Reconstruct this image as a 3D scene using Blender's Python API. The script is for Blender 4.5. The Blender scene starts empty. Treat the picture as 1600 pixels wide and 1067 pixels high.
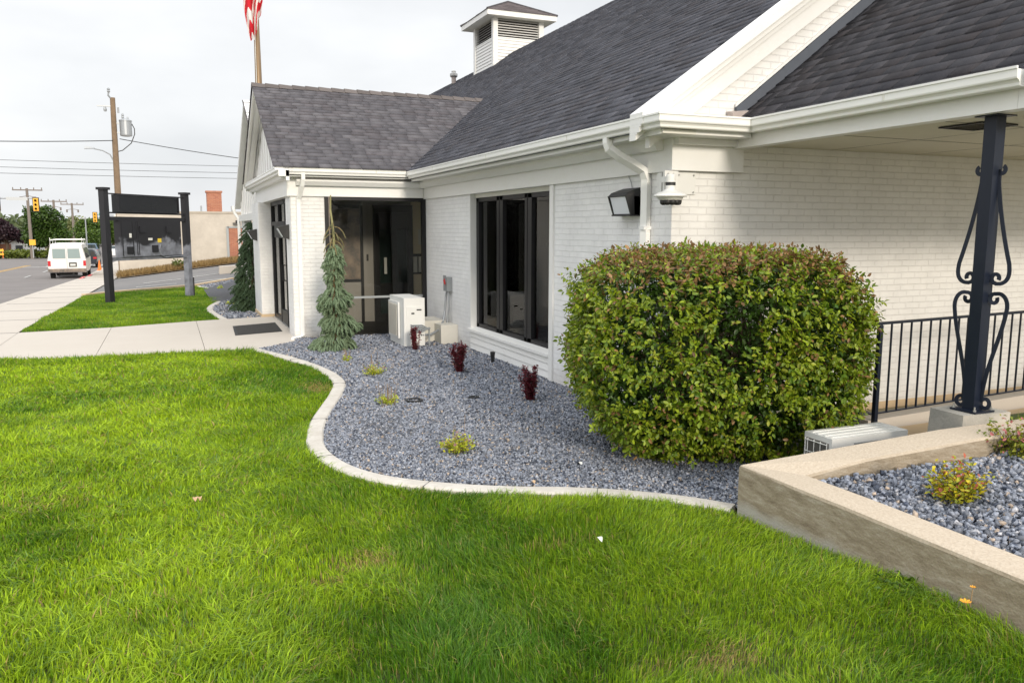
import bpy, bmesh, math, random
import numpy as np
from mathutils import Vector, Matrix
R = math.radians
sc = bpy.context.scene
COL = sc.collection

# ------------------------------------------------------------------ camera
CAMP = Vector((-4.444, -6.606, 1.949))
yaw, pitch, roll = R(22.92), R(7.87), R(.118)
fwd = Vector((math.sin(yaw) * math.cos(pitch), math.cos(yaw) * math.cos(pitch), -math.sin(pitch)))
rgt = Vector((math.cos(yaw), -math.sin(yaw), 0))
dwn = fwd.cross(rgt)
r2 = rgt * math.cos(roll) - dwn * math.sin(roll)
d2 = rgt * math.sin(roll) + dwn * math.cos(roll)
M = Matrix((r2, -d2, -fwd)).transposed().to_4x4()
M.translation = CAMP
cd = bpy.data.cameras.new('camera')
cam = bpy.data.objects.new('camera', cd)
COL.objects.link(cam)
cam.matrix_world = M
cd.sensor_width = 36
cd.lens = 1263.5 / 1600 * 36
cd.clip_start = .05
cd.clip_end = 3000
sc.camera = cam

# ------------------------------------------------------------------ world and sun
SUN_EL, SUN_AZ = R(18), R(182)        # azimuth clockwise from +Y
w = bpy.data.worlds.new('World')
sc.world = w
w.use_nodes = True
nt = w.node_tree
nt.nodes.clear()
N = nt.nodes.new
L = nt.links.new
out = N('ShaderNodeOutputWorld')
bg = N('ShaderNodeBackground')
sky = N('ShaderNodeTexSky')
sky.sky_type = 'NISHITA'
sky.sun_disc = False
sky.sun_elevation = SUN_EL
sky.sun_rotation = SUN_AZ
sky.dust_density = 2.0
tc = N('ShaderNodeTexCoord')
sep = N('ShaderNodeSeparateXYZ')
L(tc.outputs['Generated'], sep.inputs[0])
mp = N('ShaderNodeMapping')
mp.inputs['Scale'].default_value = (1, 1, 2.6)
L(tc.outputs['Generated'], mp.inputs[0])
cn = N('ShaderNodeTexNoise')
cn.inputs['Scale'].default_value = 2.1
cn.inputs['Detail'].default_value = 5
cn.inputs['Roughness'].default_value = .5
L(mp.outputs[0], cn.inputs['Vector'])
cr = N('ShaderNodeValToRGB')
cr.color_ramp.elements[0].position = .34
cr.color_ramp.elements[0].color = (5.3, 5.42, 5.58, 1)
cr.color_ramp.elements[1].position = .62
cr.color_ramp.elements[1].color = (6.9, 6.95, 7.0, 1)
L(cn.outputs['Fac'], cr.inputs[0])
mr = N('ShaderNodeMapRange')                     # an overcast sky is brighter towards the zenith
mr.inputs['From Min'].default_value = .28
mr.inputs['From Max'].default_value = 1
mr.inputs['To Min'].default_value = 1
mr.inputs['To Max'].default_value = 2.5
L(sep.outputs['Z'], mr.inputs['Value'])
vm = N('ShaderNodeVectorMath')
vm.operation = 'SCALE'
L(cr.outputs[0], vm.inputs[0])
L(mr.outputs[0], vm.inputs['Scale'])
mix = N('ShaderNodeMixRGB')
mix.inputs[0].default_value = .95
L(sky.outputs[0], mix.inputs[1])
L(vm.outputs[0], mix.inputs[2])
bg.inputs['Strength'].default_value = .10
L(mix.outputs[0], bg.inputs['Color'])
L(bg.outputs[0], out.inputs['Surface'])

sd = bpy.data.lights.new('sun', 'SUN')
sd.energy = 1.7
sd.angle = R(9.0)
sd.color = (1, .90, .76)
so = bpy.data.objects.new('sun', sd)
COL.objects.link(so)
sv = Vector((math.sin(SUN_AZ) * math.cos(SUN_EL), math.cos(SUN_AZ) * math.cos(SUN_EL), math.sin(SUN_EL)))
so.rotation_euler = (-sv).to_track_quat('-Z', 'Y').to_euler()
so.location = sv * 60
vs = sc.view_settings
vs.view_transform = 'Standard'
vs.look = 'None'
vs.gamma = 1
vs.use_curve_mapping = False
vs.exposure = .64

# ------------------------------------------------------------------ materials
MAT = {}


def nodes(name):
    m = bpy.data.materials.new(name)
    m.use_nodes = True
    t = m.node_tree
    b = t.nodes['Principled BSDF']
    MAT[name] = m
    return m, t, b


def mat(name, col, rough=.6, metal=0., var=.0, scale=6., bump=0., bscale=60., spec=.5, var2=0., scale2=1., col2=None, objco=False):
    """colour with two octaves of tone variation, plus fine bump"""
    m, t, b = nodes(name)
    b.inputs['Roughness'].default_value = rough
    b.inputs['Metallic'].default_value = metal
    b.inputs['Specular IOR Level'].default_value = spec
    b.inputs['Base Color'].default_value = (*col, 1)
    g = t.nodes.new('ShaderNodeTexCoord' if objco else 'ShaderNodeNewGeometry')
    po = g.outputs['Object'] if objco else g.outputs['Position']
    if var > 0 or var2 > 0:
        c2 = col2 or tuple(c * .5 for c in col)
        prev = None
        for v, s, lo, hi in ((var, scale, .38, .66), (var2, scale2, .4, .62)):
            if v <= 0:
                continue
            n = t.nodes.new('ShaderNodeTexNoise')
            n.inputs['Scale'].default_value = s
            n.inputs['Detail'].default_value = 7
            n.inputs['Roughness'].default_value = .62
            t.links.new(po, n.inputs['Vector'])
            r = t.nodes.new('ShaderNodeMapRange')
            r.inputs['From Min'].default_value = lo
            r.inputs['From Max'].default_value = hi
            r.inputs['To Max'].default_value = v
            t.links.new(n.outputs['Fac'], r.inputs['Value'])
            x = t.nodes.new('ShaderNodeMixRGB')
            if prev is None:
                x.inputs[1].default_value = (*col, 1)
            else:
                t.links.new(prev, x.inputs[1])
            x.inputs[2].default_value = (*c2, 1)
            t.links.new(r.outputs[0], x.inputs[0])
            prev = x.outputs[0]
        t.links.new(prev, b.inputs['Base Color'])
    if bump > 0:
        n = t.nodes.new('ShaderNodeTexNoise')
        n.inputs['Scale'].default_value = bscale
        n.inputs['Detail'].default_value = 4
        t.links.new(po, n.inputs['Vector'])
        bp = t.nodes.new('ShaderNodeBump')
        bp.inputs['Distance'].default_value = bump
        bp.inputs['Strength'].default_value = 1
        t.links.new(n.outputs['Fac'], bp.inputs['Height'])
        t.links.new(bp.outputs[0], b.inputs['Normal'])
    return m


def brick_mat(name, axis, c1, c2, mortar, painted=True, bw=.203, bh=.0677, bump=.004):
    m, t, b = nodes(name)
    g = t.nodes.new('ShaderNodeNewGeometry')
    s = t.nodes.new('ShaderNodeSeparateXYZ')
    t.links.new(g.outputs['Position'], s.inputs[0])
    c = t.nodes.new('ShaderNodeCombineXYZ')
    t.links.new(s.outputs['Y' if axis == 'X' else 'X'], c.inputs[0])
    t.links.new(s.outputs['Z'], c.inputs[1])
    k = t.nodes.new('ShaderNodeTexBrick')
    k.inputs['Scale'].default_value = 1
    k.inputs['Brick Width'].default_value = bw
    k.inputs['Row Height'].default_value = bh
    k.inputs['Mortar Size'].default_value = .005
    k.inputs['Mortar Smooth'].default_value = .5
    k.inputs['Color1'].default_value = (*c1, 1)
    k.inputs['Color2'].default_value = (*c2, 1)
    k.inputs['Mortar'].default_value = (*mortar, 1)
    # slightly wavy coursing
    wn = t.nodes.new('ShaderNodeTexNoise')
    wn.inputs['Scale'].default_value = 9
    t.links.new(c.outputs[0], wn.inputs['Vector'])
    wa = t.nodes.new('ShaderNodeVectorMath')
    wa.operation = 'MULTIPLY_ADD'
    wa.inputs[1].default_value = (.006, .006, 0)
    t.links.new(wn.outputs['Color'], wa.inputs[0])
    t.links.new(c.outputs[0], wa.inputs[2])
    t.links.new(wa.outputs[0], k.inputs['Vector'])
    n = t.nodes.new('ShaderNodeTexNoise')
    n.inputs['Scale'].default_value = 2.2
    n.inputs['Detail'].default_value = 8
    n.inputs['Roughness'].default_value = .7
    t.links.new(g.outputs['Position'], n.inputs['Vector'])
    r = t.nodes.new('ShaderNodeMapRange')
    r.inputs['From Min'].default_value = .35
    r.inputs['From Max'].default_value = .72
    r.inputs['To Min'].default_value = 1
    r.inputs['To Max'].default_value = .86
    t.links.new(n.outputs['Fac'], r.inputs['Value'])
    x = t.nodes.new('ShaderNodeVectorMath')
    x.operation = 'SCALE'
    t.links.new(k.outputs['Color'], x.inputs[0])
    t.links.new(r.outputs[0], x.inputs['Scale'])
    # little nicks and scratches of the brick face (elongated)
    n2 = t.nodes.new('ShaderNodeTexVoronoi')
    mp2 = t.nodes.new('ShaderNodeMapping')
    mp2.inputs['Scale'].default_value = (7, 7, 11)
    mp2.inputs['Rotation'].default_value = (.5, .6, .3)
    t.links.new(g.outputs['Position'], mp2.inputs[0])
    t.links.new(mp2.outputs[0], n2.inputs['Vector'])
    r2_ = t.nodes.new('ShaderNodeMapRange')
    r2_.inputs['From Min'].default_value = .05
    r2_.inputs['From Max'].default_value = .11
    t.links.new(n2.outputs['Distance'], r2_.inputs['Value'])
    r3 = t.nodes.new('ShaderNodeMapRange')
    r3.inputs['To Min'].default_value = .86 if painted else .8
    r3.inputs['To Max'].default_value = 1
    t.links.new(r2_.outputs[0], r3.inputs['Value'])
    x2 = t.nodes.new('ShaderNodeVectorMath')
    x2.operation = 'SCALE'
    t.links.new(x.outputs[0], x2.inputs[0])
    t.links.new(r3.outputs[0], x2.inputs['Scale'])
    dz = t.nodes.new('ShaderNodeMath'); dz.operation = 'MULTIPLY_ADD'; dz.inputs[1].default_value = .55
    t.links.new(n.outputs['Fac'], dz.inputs[0])
    dm = t.nodes.new('ShaderNodeMath'); dm.operation = 'MULTIPLY'; dm.inputs[1].default_value = -1
    t.links.new(s.outputs['Z'], dm.inputs[0]); t.links.new(dm.outputs[0], dz.inputs[2])
    dr = t.nodes.new('ShaderNodeMapRange'); dr.inputs['From Min'].default_value = .02; dr.inputs['From Max'].default_value = .34; dr.inputs['To Max'].default_value = .45 if painted else 0
    t.links.new(dz.outputs[0], dr.inputs['Value'])
    dx_ = t.nodes.new('ShaderNodeMixRGB'); dx_.inputs[2].default_value = (.42, .37, .30, 1)
    t.links.new(dr.outputs[0], dx_.inputs[0]); t.links.new(x2.outputs[0], dx_.inputs[1])
    t.links.new(dx_.outputs[0], b.inputs['Base Color'])
    inv = t.nodes.new('ShaderNodeMath')
    inv.operation = 'SUBTRACT'
    inv.inputs[0].default_value = 1
    t.links.new(k.outputs['Fac'], inv.inputs[1])
    n3 = t.nodes.new('ShaderNodeTexNoise')
    n3.inputs['Scale'].default_value = 45
    n3.inputs['Detail'].default_value = 4
    t.links.new(g.outputs['Position'], n3.inputs['Vector'])
    ma = t.nodes.new('ShaderNodeMath')
    ma.operation = 'MULTIPLY_ADD'
    ma.inputs[1].default_value = .45
    t.links.new(n3.outputs['Fac'], ma.inputs[0])
    t.links.new(inv.outputs[0], ma.inputs[2])
    ma2 = t.nodes.new('ShaderNodeMath')
    ma2.operation = 'MULTIPLY_ADD'
    ma2.inputs[1].default_value = .35
    t.links.new(r2_.outputs[0], ma2.inputs[0])
    t.links.new(ma.outputs[0], ma2.inputs[2])
    bp = t.nodes.new('ShaderNodeBump')
    bp.inputs['Distance'].default_value = bump
    t.links.new(ma2.outputs[0], bp.inputs['Height'])
    t.links.new(bp.outputs[0], b.inputs['Normal'])
    b.inputs['Roughness'].default_value = .5 if painted else .9
    b.inputs['Specular IOR Level'].default_value = .35
    return m


def attr_mat(name, rough=.6, translucent=0., scale_noise=0., spec=.4, bump=0., bscale=200., ns=0.3):
    """colour taken from the per-face 'tone' colour attribute of the mesh (a tone per leaf, stone or tab)"""
    m, t, b = nodes(name)
    a = t.nodes.new('ShaderNodeAttribute')
    a.attribute_name = 'tone'
    col = a.outputs['Color']
    g = t.nodes.new('ShaderNodeNewGeometry')
    if scale_noise > 0:
        n = t.nodes.new('ShaderNodeTexNoise')
        n.inputs['Scale'].default_value = scale_noise
        n.inputs['Detail'].default_value = 5
        t.links.new(g.outputs['Position'], n.inputs['Vector'])
        r = t.nodes.new('ShaderNodeMapRange')
        r.inputs['From Min'].default_value = .3
        r.inputs['From Max'].default_value = .7
        r.inputs['To Min'].default_value = 1 - ns
        r.inputs['To Max'].default_value = 1 + ns
        t.links.new(n.outputs['Fac'], r.inputs['Value'])
        x = t.nodes.new('ShaderNodeVectorMath')
        x.operation = 'SCALE'
        t.links.new(col, x.inputs[0])
        t.links.new(r.outputs[0], x.inputs['Scale'])
        col = x.outputs[0]
    t.links.new(col, b.inputs['Base Color'])
    b.inputs['Roughness'].default_value = rough
    b.inputs['Specular IOR Level'].default_value = spec
    if bump > 0:
        n = t.nodes.new('ShaderNodeTexNoise')
        n.inputs['Scale'].default_value = bscale
        t.links.new(g.outputs['Position'], n.inputs['Vector'])
        bp = t.nodes.new('ShaderNodeBump')
        bp.inputs['Distance'].default_value = bump
        t.links.new(n.outputs['Fac'], bp.inputs['Height'])
        t.links.new(bp.outputs[0], b.inputs['Normal'])
    if translucent > 0:
        o = t.nodes['Material Output']
        tr = t.nodes.new('ShaderNodeBsdfTranslucent')
        t.links.new(col, tr.inputs[0])
        mx = t.nodes.new('ShaderNodeMixShader')
        mx.inputs[0].default_value = translucent
        t.links.new(b.outputs[0], mx.inputs[1])
        t.links.new(tr.outputs[0], mx.inputs[2])
        t.links.new(mx.outputs[0], o.inputs[0])
    return m


def glass_mat(name, tint=(.8, .85, .85), ior=1.45, refl=(.9, .9, .9)):
    m = bpy.data.materials.new(name)
    m.use_nodes = True
    t = m.node_tree
    t.nodes.clear()
    o = t.nodes.new('ShaderNodeOutputMaterial')
    tr = t.nodes.new('ShaderNodeBsdfTransparent')
    tr.inputs[0].default_value = (*tint, 1)
    gl = t.nodes.new('ShaderNodeBsdfGlossy')
    gl.inputs['Roughness'].default_value = .02
    gl.inputs[0].default_value = (*refl, 1)
    fr = t.nodes.new('ShaderNodeFresnel')
    fr.inputs[0].default_value = ior
    mx = t.nodes.new('ShaderNodeMixShader')
    t.links.new(fr.outputs[0], mx.inputs[0])
    t.links.new(tr.outputs[0], mx.inputs[1])
    t.links.new(gl.outputs[0], mx.inputs[2])
    t.links.new(mx.outputs[0], o.inputs[0])
    MAT[name] = m
    return m


WHITE = (.76, .76, .75)
brick_mat('brick_x', 'X', (.82, .82, .82), (.79, .79, .795), (.78, .78, .78), bump=.0035)
brick_mat('brick_y', 'Y', (.775, .77, .755), (.76, .752, .737), (.748, .738, .722), bump=.0035)
brick_mat('red_brick_y', 'Y', (.46, .19, .11), (.36, .13, .08), (.42, .34, .28), painted=False)
mat('trim', WHITE, .42, var=.10, scale=3, col2=(.64, .62, .56), var2=.08, scale2=14)
mat('gutter', (.82, .82, .80), .3, var=.12, scale=2.5, col2=(.62, .61, .56))
mat('soffit', (.70, .69, .64), .6, var=.1, scale=3)
mat('porch_ceiling', (.66, .63, .52), .7, var=.12, scale=2)  # olive tint of the shade put into the base colour
mat('concrete', (.47, .42, .35), .85, var=.35, scale=5, col2=(.33, .28, .22), bump=.003, bscale=70, var2=.25, scale2=40)
mat('slab', (.50, .455, .40), .85, var=.22, scale=1.2, col2=(.42, .37, .31), bump=.0015, bscale=120, var2=.25, scale2=60)
mat('kerbing', (.56, .53, .48), .85, var=.5, scale=5, col2=(.38, .34, .29), var2=.3, scale2=30, bump=.003, bscale=45)
mat('tan_slab', (.55, .42, .27), .85, var=.3, scale=3, col2=(.42, .31, .19), bump=.002, bscale=90)
mat('pier_grey', (.30, .30, .28), .9, var=.3, scale=9, bump=.003)
mat('soil', (.055, .075, .018), .95, var=.5, scale=7, col2=(.06, .045, .022), bump=.01, bscale=30)
mat('earth', (.30, .25, .17), .95, var=.6, scale=.35, col2=(.13, .15, .06), bump=.01, bscale=3)
mat('grit', (.075, .078, .088), .95, var=.5, scale=40, bump=.008, bscale=60)
mat('black_iron', (.006, .010, .022), .4, spec=.35, var=.3, scale=12, col2=(.012, .018, .03))
mat('black_frame', (.010, .010, .012), .4, spec=.3)
mat('black_plastic', (.015, .015, .016), .5)
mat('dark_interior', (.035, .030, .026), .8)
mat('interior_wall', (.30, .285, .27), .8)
mat('interior_brick', (.75, .66, .50), .8)
mat('tan_blind', (.85, .76, .60), .8)
mat('grey_curtain', (.5, .52, .56), .8)
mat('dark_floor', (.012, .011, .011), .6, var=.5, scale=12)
mat('steel', (.45, .45, .44), .35, metal=.8)
mat('ac_white', (.70, .70, .68), .45, var=.08, scale=4)
mat('ac_beige', (.60, .58, .52), .5, var=.12, scale=4)
mat('grille_dark', (.10, .095, .085), .6)
mat('grey_box', (.28, .30, .31), .5, metal=.3)
mat('red_paint', (.55, .03, .03), .5)
mat('bronze', (.22, .15, .085), .45, metal=.5)
mat('wood_pole', (.22, .155, .10), .9, var=.5, scale=3, bump=.01, bscale=8)
mat('galv', (.36, .38, .40), .5, metal=.5)
mat('far_pole', (.20, .17, .15), .9)
mat('sign_black', (.016, .016, .020), .5)
mat('screen_black', (.006, .007, .010), .25)
mat('paper', (.7, .7, .66), .8)
mat('yellow_paint', (.75, .55, .05), .5)
mat('signal_yellow', (.80, .42, .02), .5)
mat('signal_lens', (.5, .22, .02), .4)
mat('sign_red', (.6, .03, .04), .5)
mat('sign_green', (.0, .30, .22), .5)
mat('orange', (.8, .2, .03), .6)
mat('van_white', (.76, .75, .74), .3, var=.10, scale=1.5, col2=(.55, .52, .47))
mat('car_dark', (.02, .025, .035), .2)
mat('car_blue', (.10, .16, .24), .2)
mat('car_white', (.72, .73, .75), .25)
mat('car_glass', (.03, .045, .05), .08)
mat('car_glass_light', (.26, .33, .33), .1)
mat('tyre', (.012, .012, .012), .85)
mat('rim', (.25, .25, .25), .4, metal=.6)
mat('tail_red', (.5, .01, .02), .25)
mat('bumper', (.10, .085, .075), .5, var=.7, scale=4, col2=(.34, .25, .18))
mat('asphalt', (.150, .136, .130), .9, var=.55, scale=.5, col2=(.215, .195, .185), bump=.004, bscale=60, var2=.3, scale2=25)
mat('lot_asphalt', (.14, .136, .138), .9, var=.6, scale=.35, col2=(.20, .19, .18), bump=.006, bscale=25, var2=.3, scale2=5)
mat('stucco', (.56, .51, .44), .9, var=.6, scale=.7, col2=(.40, .36, .31), bump=.01, bscale=12, var2=.3, scale2=3)
mat('road_white', (.5, .5, .48), .8, var=.5, scale=8, col2=(.2, .2, .2))
mat('road_yellow', (.62, .36, .06), .8, var=.4, scale=8)
mat('house_white', (.7, .7, .68), .8)
mat('house_brown', (.28, .13, .08), .8)
mat('house_roof', (.22, .21, .21), .9)
mat('bark', (.10, .07, .045), .9, var=.4, scale=20)
mat('young_bark', (.28, .18, .085), .8)
mat('vent_metal', (.42, .36, .33), .5, metal=.1)
mat('mat_rubber', (.030, .028, .026), .8)
mat('mat_edge', (.012, .012, .012), .7)
mat('flashing', (.055, .065, .085), .5, metal=.0, var=.3, scale=4)
mat('glassblock', (.62, .66, .72), .12, spec=.8)
mat('dead_leaf', (.55, .38, .22), .7)
attr_mat('shingle', .92, scale_noise=160, spec=.2, bump=.0012, bscale=350, ns=.30)
attr_mat('stone', .75, scale_noise=90, spec=.3, ns=.3)
attr_mat('grass', .55, translucent=.38, spec=.3)
attr_mat('leaf', .42, translucent=.30, spec=.45)
attr_mat('needle', .6, translucent=.12, spec=.3)
glass_mat('glass', (.93, .93, .91), 1.28)
glass_mat('door_glass', (.55, .62, .62), 1.42)


def stain_mat():
    """black painted steel with pale chalky weathering patches"""
    m, t, b = nodes('weathered_black')
    g = t.nodes.new('ShaderNodeTexCoord')
    s = t.nodes.new('ShaderNodeSeparateXYZ')
    t.links.new(g.outputs['Object'], s.inputs[0])
    n = t.nodes.new('ShaderNodeTexNoise')
    n.inputs['Scale'].default_value = 2.3
    n.inputs['Detail'].default_value = 3
    t.links.new(g.outputs['Object'], n.inputs['Vector'])
    a = t.nodes.new('ShaderNodeMath')
    a.operation = 'MULTIPLY_ADD'
    a.inputs[1].default_value = -.9
    a.inputs[2].default_value = 2.05
    t.links.new(s.outputs['Z'], a.inputs[0])
    c = t.nodes.new('ShaderNodeMath')
    c.operation = 'ADD'
    t.links.new(a.outputs[0], c.inputs[0])
    t.links.new(n.outputs['Fac'], c.inputs[1])
    r = t.nodes.new('ShaderNodeMapRange')
    r.inputs['From Min'].default_value = .66
    r.inputs['From Max'].default_value = .80
    t.links.new(c.outputs[0], r.inputs['Value'])
    n2 = t.nodes.new('ShaderNodeTexNoise')
    n2.inputs['Scale'].default_value = 5
    n2.inputs['Detail'].default_value = 6
    t.links.new(g.outputs['Object'], n2.inputs['Vector'])
    mu = t.nodes.new('ShaderNodeMath')
    mu.operation = 'MULTIPLY'
    t.links.new(r.outputs[0], mu.inputs[0])
    t.links.new(n2.outputs['Fac'], mu.inputs[1])
    x = t.nodes.new('ShaderNodeMixRGB')
    x.inputs[1].default_value = (.016, .016, .020, 1)
    x.inputs[2].default_value = (.34, .36, .42, 1)
    t.links.new(mu.outputs[0], x.inputs[0])
    t.links.new(x.outputs[0], b.inputs['Base Color'])
    b.inputs['Roughness'].default_value = .6


stain_mat()
mat('pier_concrete', (.42, .39, .34), .9, var=.8, scale=2.2, col2=(.20, .20, .185), bump=.004, bscale=50)


# planter: stained, board-marked concrete; sides coloured darker for their shade, top paler
def stained_concrete():
    m, t, b = nodes('planter_concrete')
    g = t.nodes.new('ShaderNodeNewGeometry')
    s = t.nodes.new('ShaderNodeSeparateXYZ')
    t.links.new(g.outputs['Normal'], s.inputs[0])
    mp_ = t.nodes.new('ShaderNodeMapping')
    mp_.inputs['Scale'].default_value = (3.5, 3.5, 13)
    t.links.new(g.outputs['Position'], mp_.inputs[0])
    n = t.nodes.new('ShaderNodeTexNoise')
    n.inputs['Scale'].default_value = 1.6
    n.inputs['Detail'].default_value = 10
    n.inputs['Roughness'].default_value = .78
    t.links.new(mp_.outputs[0], n.inputs['Vector'])
    cr_ = t.nodes.new('ShaderNodeValToRGB')
    e = cr_.color_ramp.elements
    e[0].position, e[0].color = .30, (.17, .13, .085, 1)
    e[1].position, e[1].color = .70, (.44, .385, .31, 1)
    k = e.new(.5)
    k.color = (.30, .245, .175, 1)
    t.links.new(n.outputs['Fac'], cr_.inputs[0])
    # efflorescence near the soil line
    sp = t.nodes.new('ShaderNodeSeparateXYZ')
    t.links.new(g.outputs['Position'], sp.inputs[0])
    n4 = t.nodes.new('ShaderNodeTexNoise')
    n4.inputs['Scale'].default_value = 4
    t.links.new(g.outputs['Position'], n4.inputs['Vector'])
    ad = t.nodes.new('ShaderNodeMath')
    ad.operation = 'MULTIPLY_ADD'
    ad.inputs[1].default_value = -.16
    t.links.new(n4.outputs['Fac'], ad.inputs[0])
    t.links.new(sp.outputs['Z'], ad.inputs[2])
    rr = t.nodes.new('ShaderNodeMapRange')
    rr.inputs['From Min'].default_value = .01
    rr.inputs['From Max'].default_value = .09
    rr.inputs['To Min'].default_value = .75
    rr.inputs['To Max'].default_value = 0
    t.links.new(ad.outputs[0], rr.inputs['Value'])
    x0 = t.nodes.new('ShaderNodeMixRGB')
    x0.inputs[2].default_value = (.42, .40, .37, 1)
    t.links.new(rr.outputs[0], x0.inputs[0])
    t.links.new(cr_.outputs[0], x0.inputs[1])
    top = t.nodes.new('ShaderNodeMapRange')  # upward faces get the paler tone, side shade painted by normal
    top.inputs['From Min'].default_value = .3
    top.inputs['From Max'].default_value = .8
    t.links.new(s.outputs['Z'], top.inputs['Value'])
    n5 = t.nodes.new('ShaderNodeTexNoise')
    n5.inputs['Scale'].default_value = 70
    n5.inputs['Detail'].default_value = 3
    t.links.new(g.outputs['Position'], n5.inputs['Vector'])
    c5 = t.nodes.new('ShaderNodeValToRGB')
    c5.color_ramp.elements[0].position = .3
    c5.color_ramp.elements[0].color = (.45, .37, .28, 1)
    c5.color_ramp.elements[1].position = .68
    c5.color_ramp.elements[1].color = (.55, .47, .37, 1)
    t.links.new(n5.outputs['Fac'], c5.inputs[0])
    x = t.nodes.new('ShaderNodeMixRGB')
    t.links.new(top.outputs[0], x.inputs[0])
    t.links.new(x0.outputs[0], x.inputs[1])
    t.links.new(c5.outputs[0], x.inputs[2])
    t.links.new(x.outputs[0], b.inputs['Base Color'])
    b.inputs['Roughness'].default_value = .88
    bp = t.nodes.new('ShaderNodeBump')
    bp.inputs['Distance'].default_value = .004
    t.links.new(n5.outputs['Fac'], bp.inputs['Height'])
    t.links.new(bp.outputs[0], b.inputs['Normal'])


stained_concrete()


# ------------------------------------------------------------------ helpers
def tag(o, label=None, cat=None, group=None, kind=None):
    if label: o['label'] = label
    if cat: o['category'] = cat
    if group: o['group'] = group
    if kind: o['kind'] = kind
    return o


def thing(name, label, cat, loc=(0, 0, 0), rotz=0, group=None):
    o = bpy.data.objects.new(name, None)
    COL.objects.link(o)
    o.location = loc
    o.rotation_euler = (0, 0, rotz)
    o.empty_display_size = .2
    return tag(o, label, cat, group)


def worldloc(o):
    v = Vector((0, 0, 0))
    while o is not None:
        v = v + o.location
        o = o.parent
    return v


def obj(name, bm, m, parent=None, local=False, bevel=0., smooth=False, loc=None):
    """link a bmesh as one object; vertices are in world space unless local"""
    if bevel > 0:
        es = [e for e in bm.edges if len(e.link_faces) == 2 and e.calc_face_angle(0) > .5]
        bmesh.ops.bevel(bm, geom=es, offset=bevel, segments=2, profile=.7, affect='EDGES')
    me = bpy.data.meshes.new(name)
    bmesh.ops.recalc_face_normals(bm, faces=bm.faces)
    off = Vector((0, 0, 0))
    if loc is not None:
        off = Vector(loc)
    elif not local:
        if parent is None and bm.verts:
            xs = [v.co.x for v in bm.verts]; ys = [v.co.y for v in bm.verts]; zs = [v.co.z for v in bm.verts]
            off = Vector(((min(xs) + max(xs)) / 2, (min(ys) + max(ys)) / 2, min(zs)))
        elif parent is not None:
            off = worldloc(parent)
    if off.length > 0:
        for v in bm.verts:
            v.co -= off
    bm.to_mesh(me)
    bm.free()
    if smooth:
        for p in me.polygons:
            p.use_smooth = True
    ms = m if isinstance(m, (list, tuple)) else [m]
    for k in ms:
        me.materials.append(MAT[k] if isinstance(k, str) else k)
    o = bpy.data.objects.new(name, me)
    COL.objects.link(o)
    if parent is not None:
        o.parent = parent
    elif not local or loc is not None:
        o.location = off
    return o


def B():
    return bmesh.new()


def box(bm, x0, x1, y0, y1, z0, z1, mi=0):
    vs_ = [bm.verts.new((x, y, z)) for x in (x0, x1) for y in (y0, y1) for z in (z0, z1)]
    for q in ((0, 1, 3, 2), (4, 6, 7, 5), (0, 4, 5, 1), (2, 3, 7, 6), (0, 2, 6, 4), (1, 5, 7, 3)):
        f = bm.faces.new([vs_[i] for i in q])
        f.material_index = mi
    return bm


def hexa(bm, pts, mi=0):
    """eight points: bottom four (ccw) then top four"""
    v = [bm.verts.new(p) for p in pts]
    for q in ((3, 2, 1, 0), (4, 5, 6, 7), (0, 1, 5, 4), (1, 2, 6, 5), (2, 3, 7, 6), (3, 0, 4, 7)):
        bm.faces.new([v[i] for i in q]).material_index = mi
    return bm


def prism(bm, prof, axis, a0, a1, mi=0):
    """closed polygon profile extruded along an axis; prof in the two other coordinates (order x,y,z kept)"""
    def pt(u, v_, a):
        return {'X': (a, u, v_), 'Y': (u, a, v_), 'Z': (u, v_, a)}[axis]
    A = [bm.verts.new(pt(u, v_, a0)) for u, v_ in prof]
    C_ = [bm.verts.new(pt(u, v_, a1)) for u, v_ in prof]
    n = len(prof)
    for i in range(n):
        bm.faces.new((A[i], A[(i + 1) % n], C_[(i + 1) % n], C_[i])).material_index = mi
    bm.faces.new(A[::-1]).material_index = mi
    bm.faces.new(C_).material_index = mi
    return bm


def tube(bm, pts, rad, seg=8, flat=None, mi=0, cap=True):
    """tube along points; rad a number or a list; flat=(w,h) makes a rectangular bar"""
    pts = [Vector(p) for p in pts]
    n = len(pts)
    rings = []
    up = Vector((0, 0, 1))
    prevx = None
    for i, p in enumerate(pts):
        d = (pts[min(i + 1, n - 1)] - pts[max(i - 1, 0)]).normalized()
        if prevx is None:
            a = up if abs(d.z) < .9 else Vector((0, 1, 0))
            x = d.cross(a).normalized()
        else:
            x = (prevx - d * prevx.dot(d)).normalized()
        y = d.cross(x)
        prevx = x
        r = rad[i] if isinstance(rad, (list, tuple)) else rad
        if flat:
            ring = [bm.verts.new(p + x * sx * flat[0] / 2 + y * sy * flat[1] / 2) for sx, sy in ((-1, -1), (1, -1), (1, 1), (-1, 1))]
        else:
            ring = [bm.verts.new(p + x * math.cos(2 * math.pi * k / seg) * r + y * math.sin(2 * math.pi * k / seg) * r) for k in range(seg)]
        rings.append(ring)
    s = len(rings[0])
    for a, b in zip(rings, rings[1:]):
        for k in range(s):
            bm.faces.new((a[k], a[(k + 1) % s], b[(k + 1) % s], b[k])).material_index = mi
    if cap:
        bm.faces.new(rings[0][::-1]).material_index = mi
        bm.faces.new(rings[-1]).material_index = mi
    return bm


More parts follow.
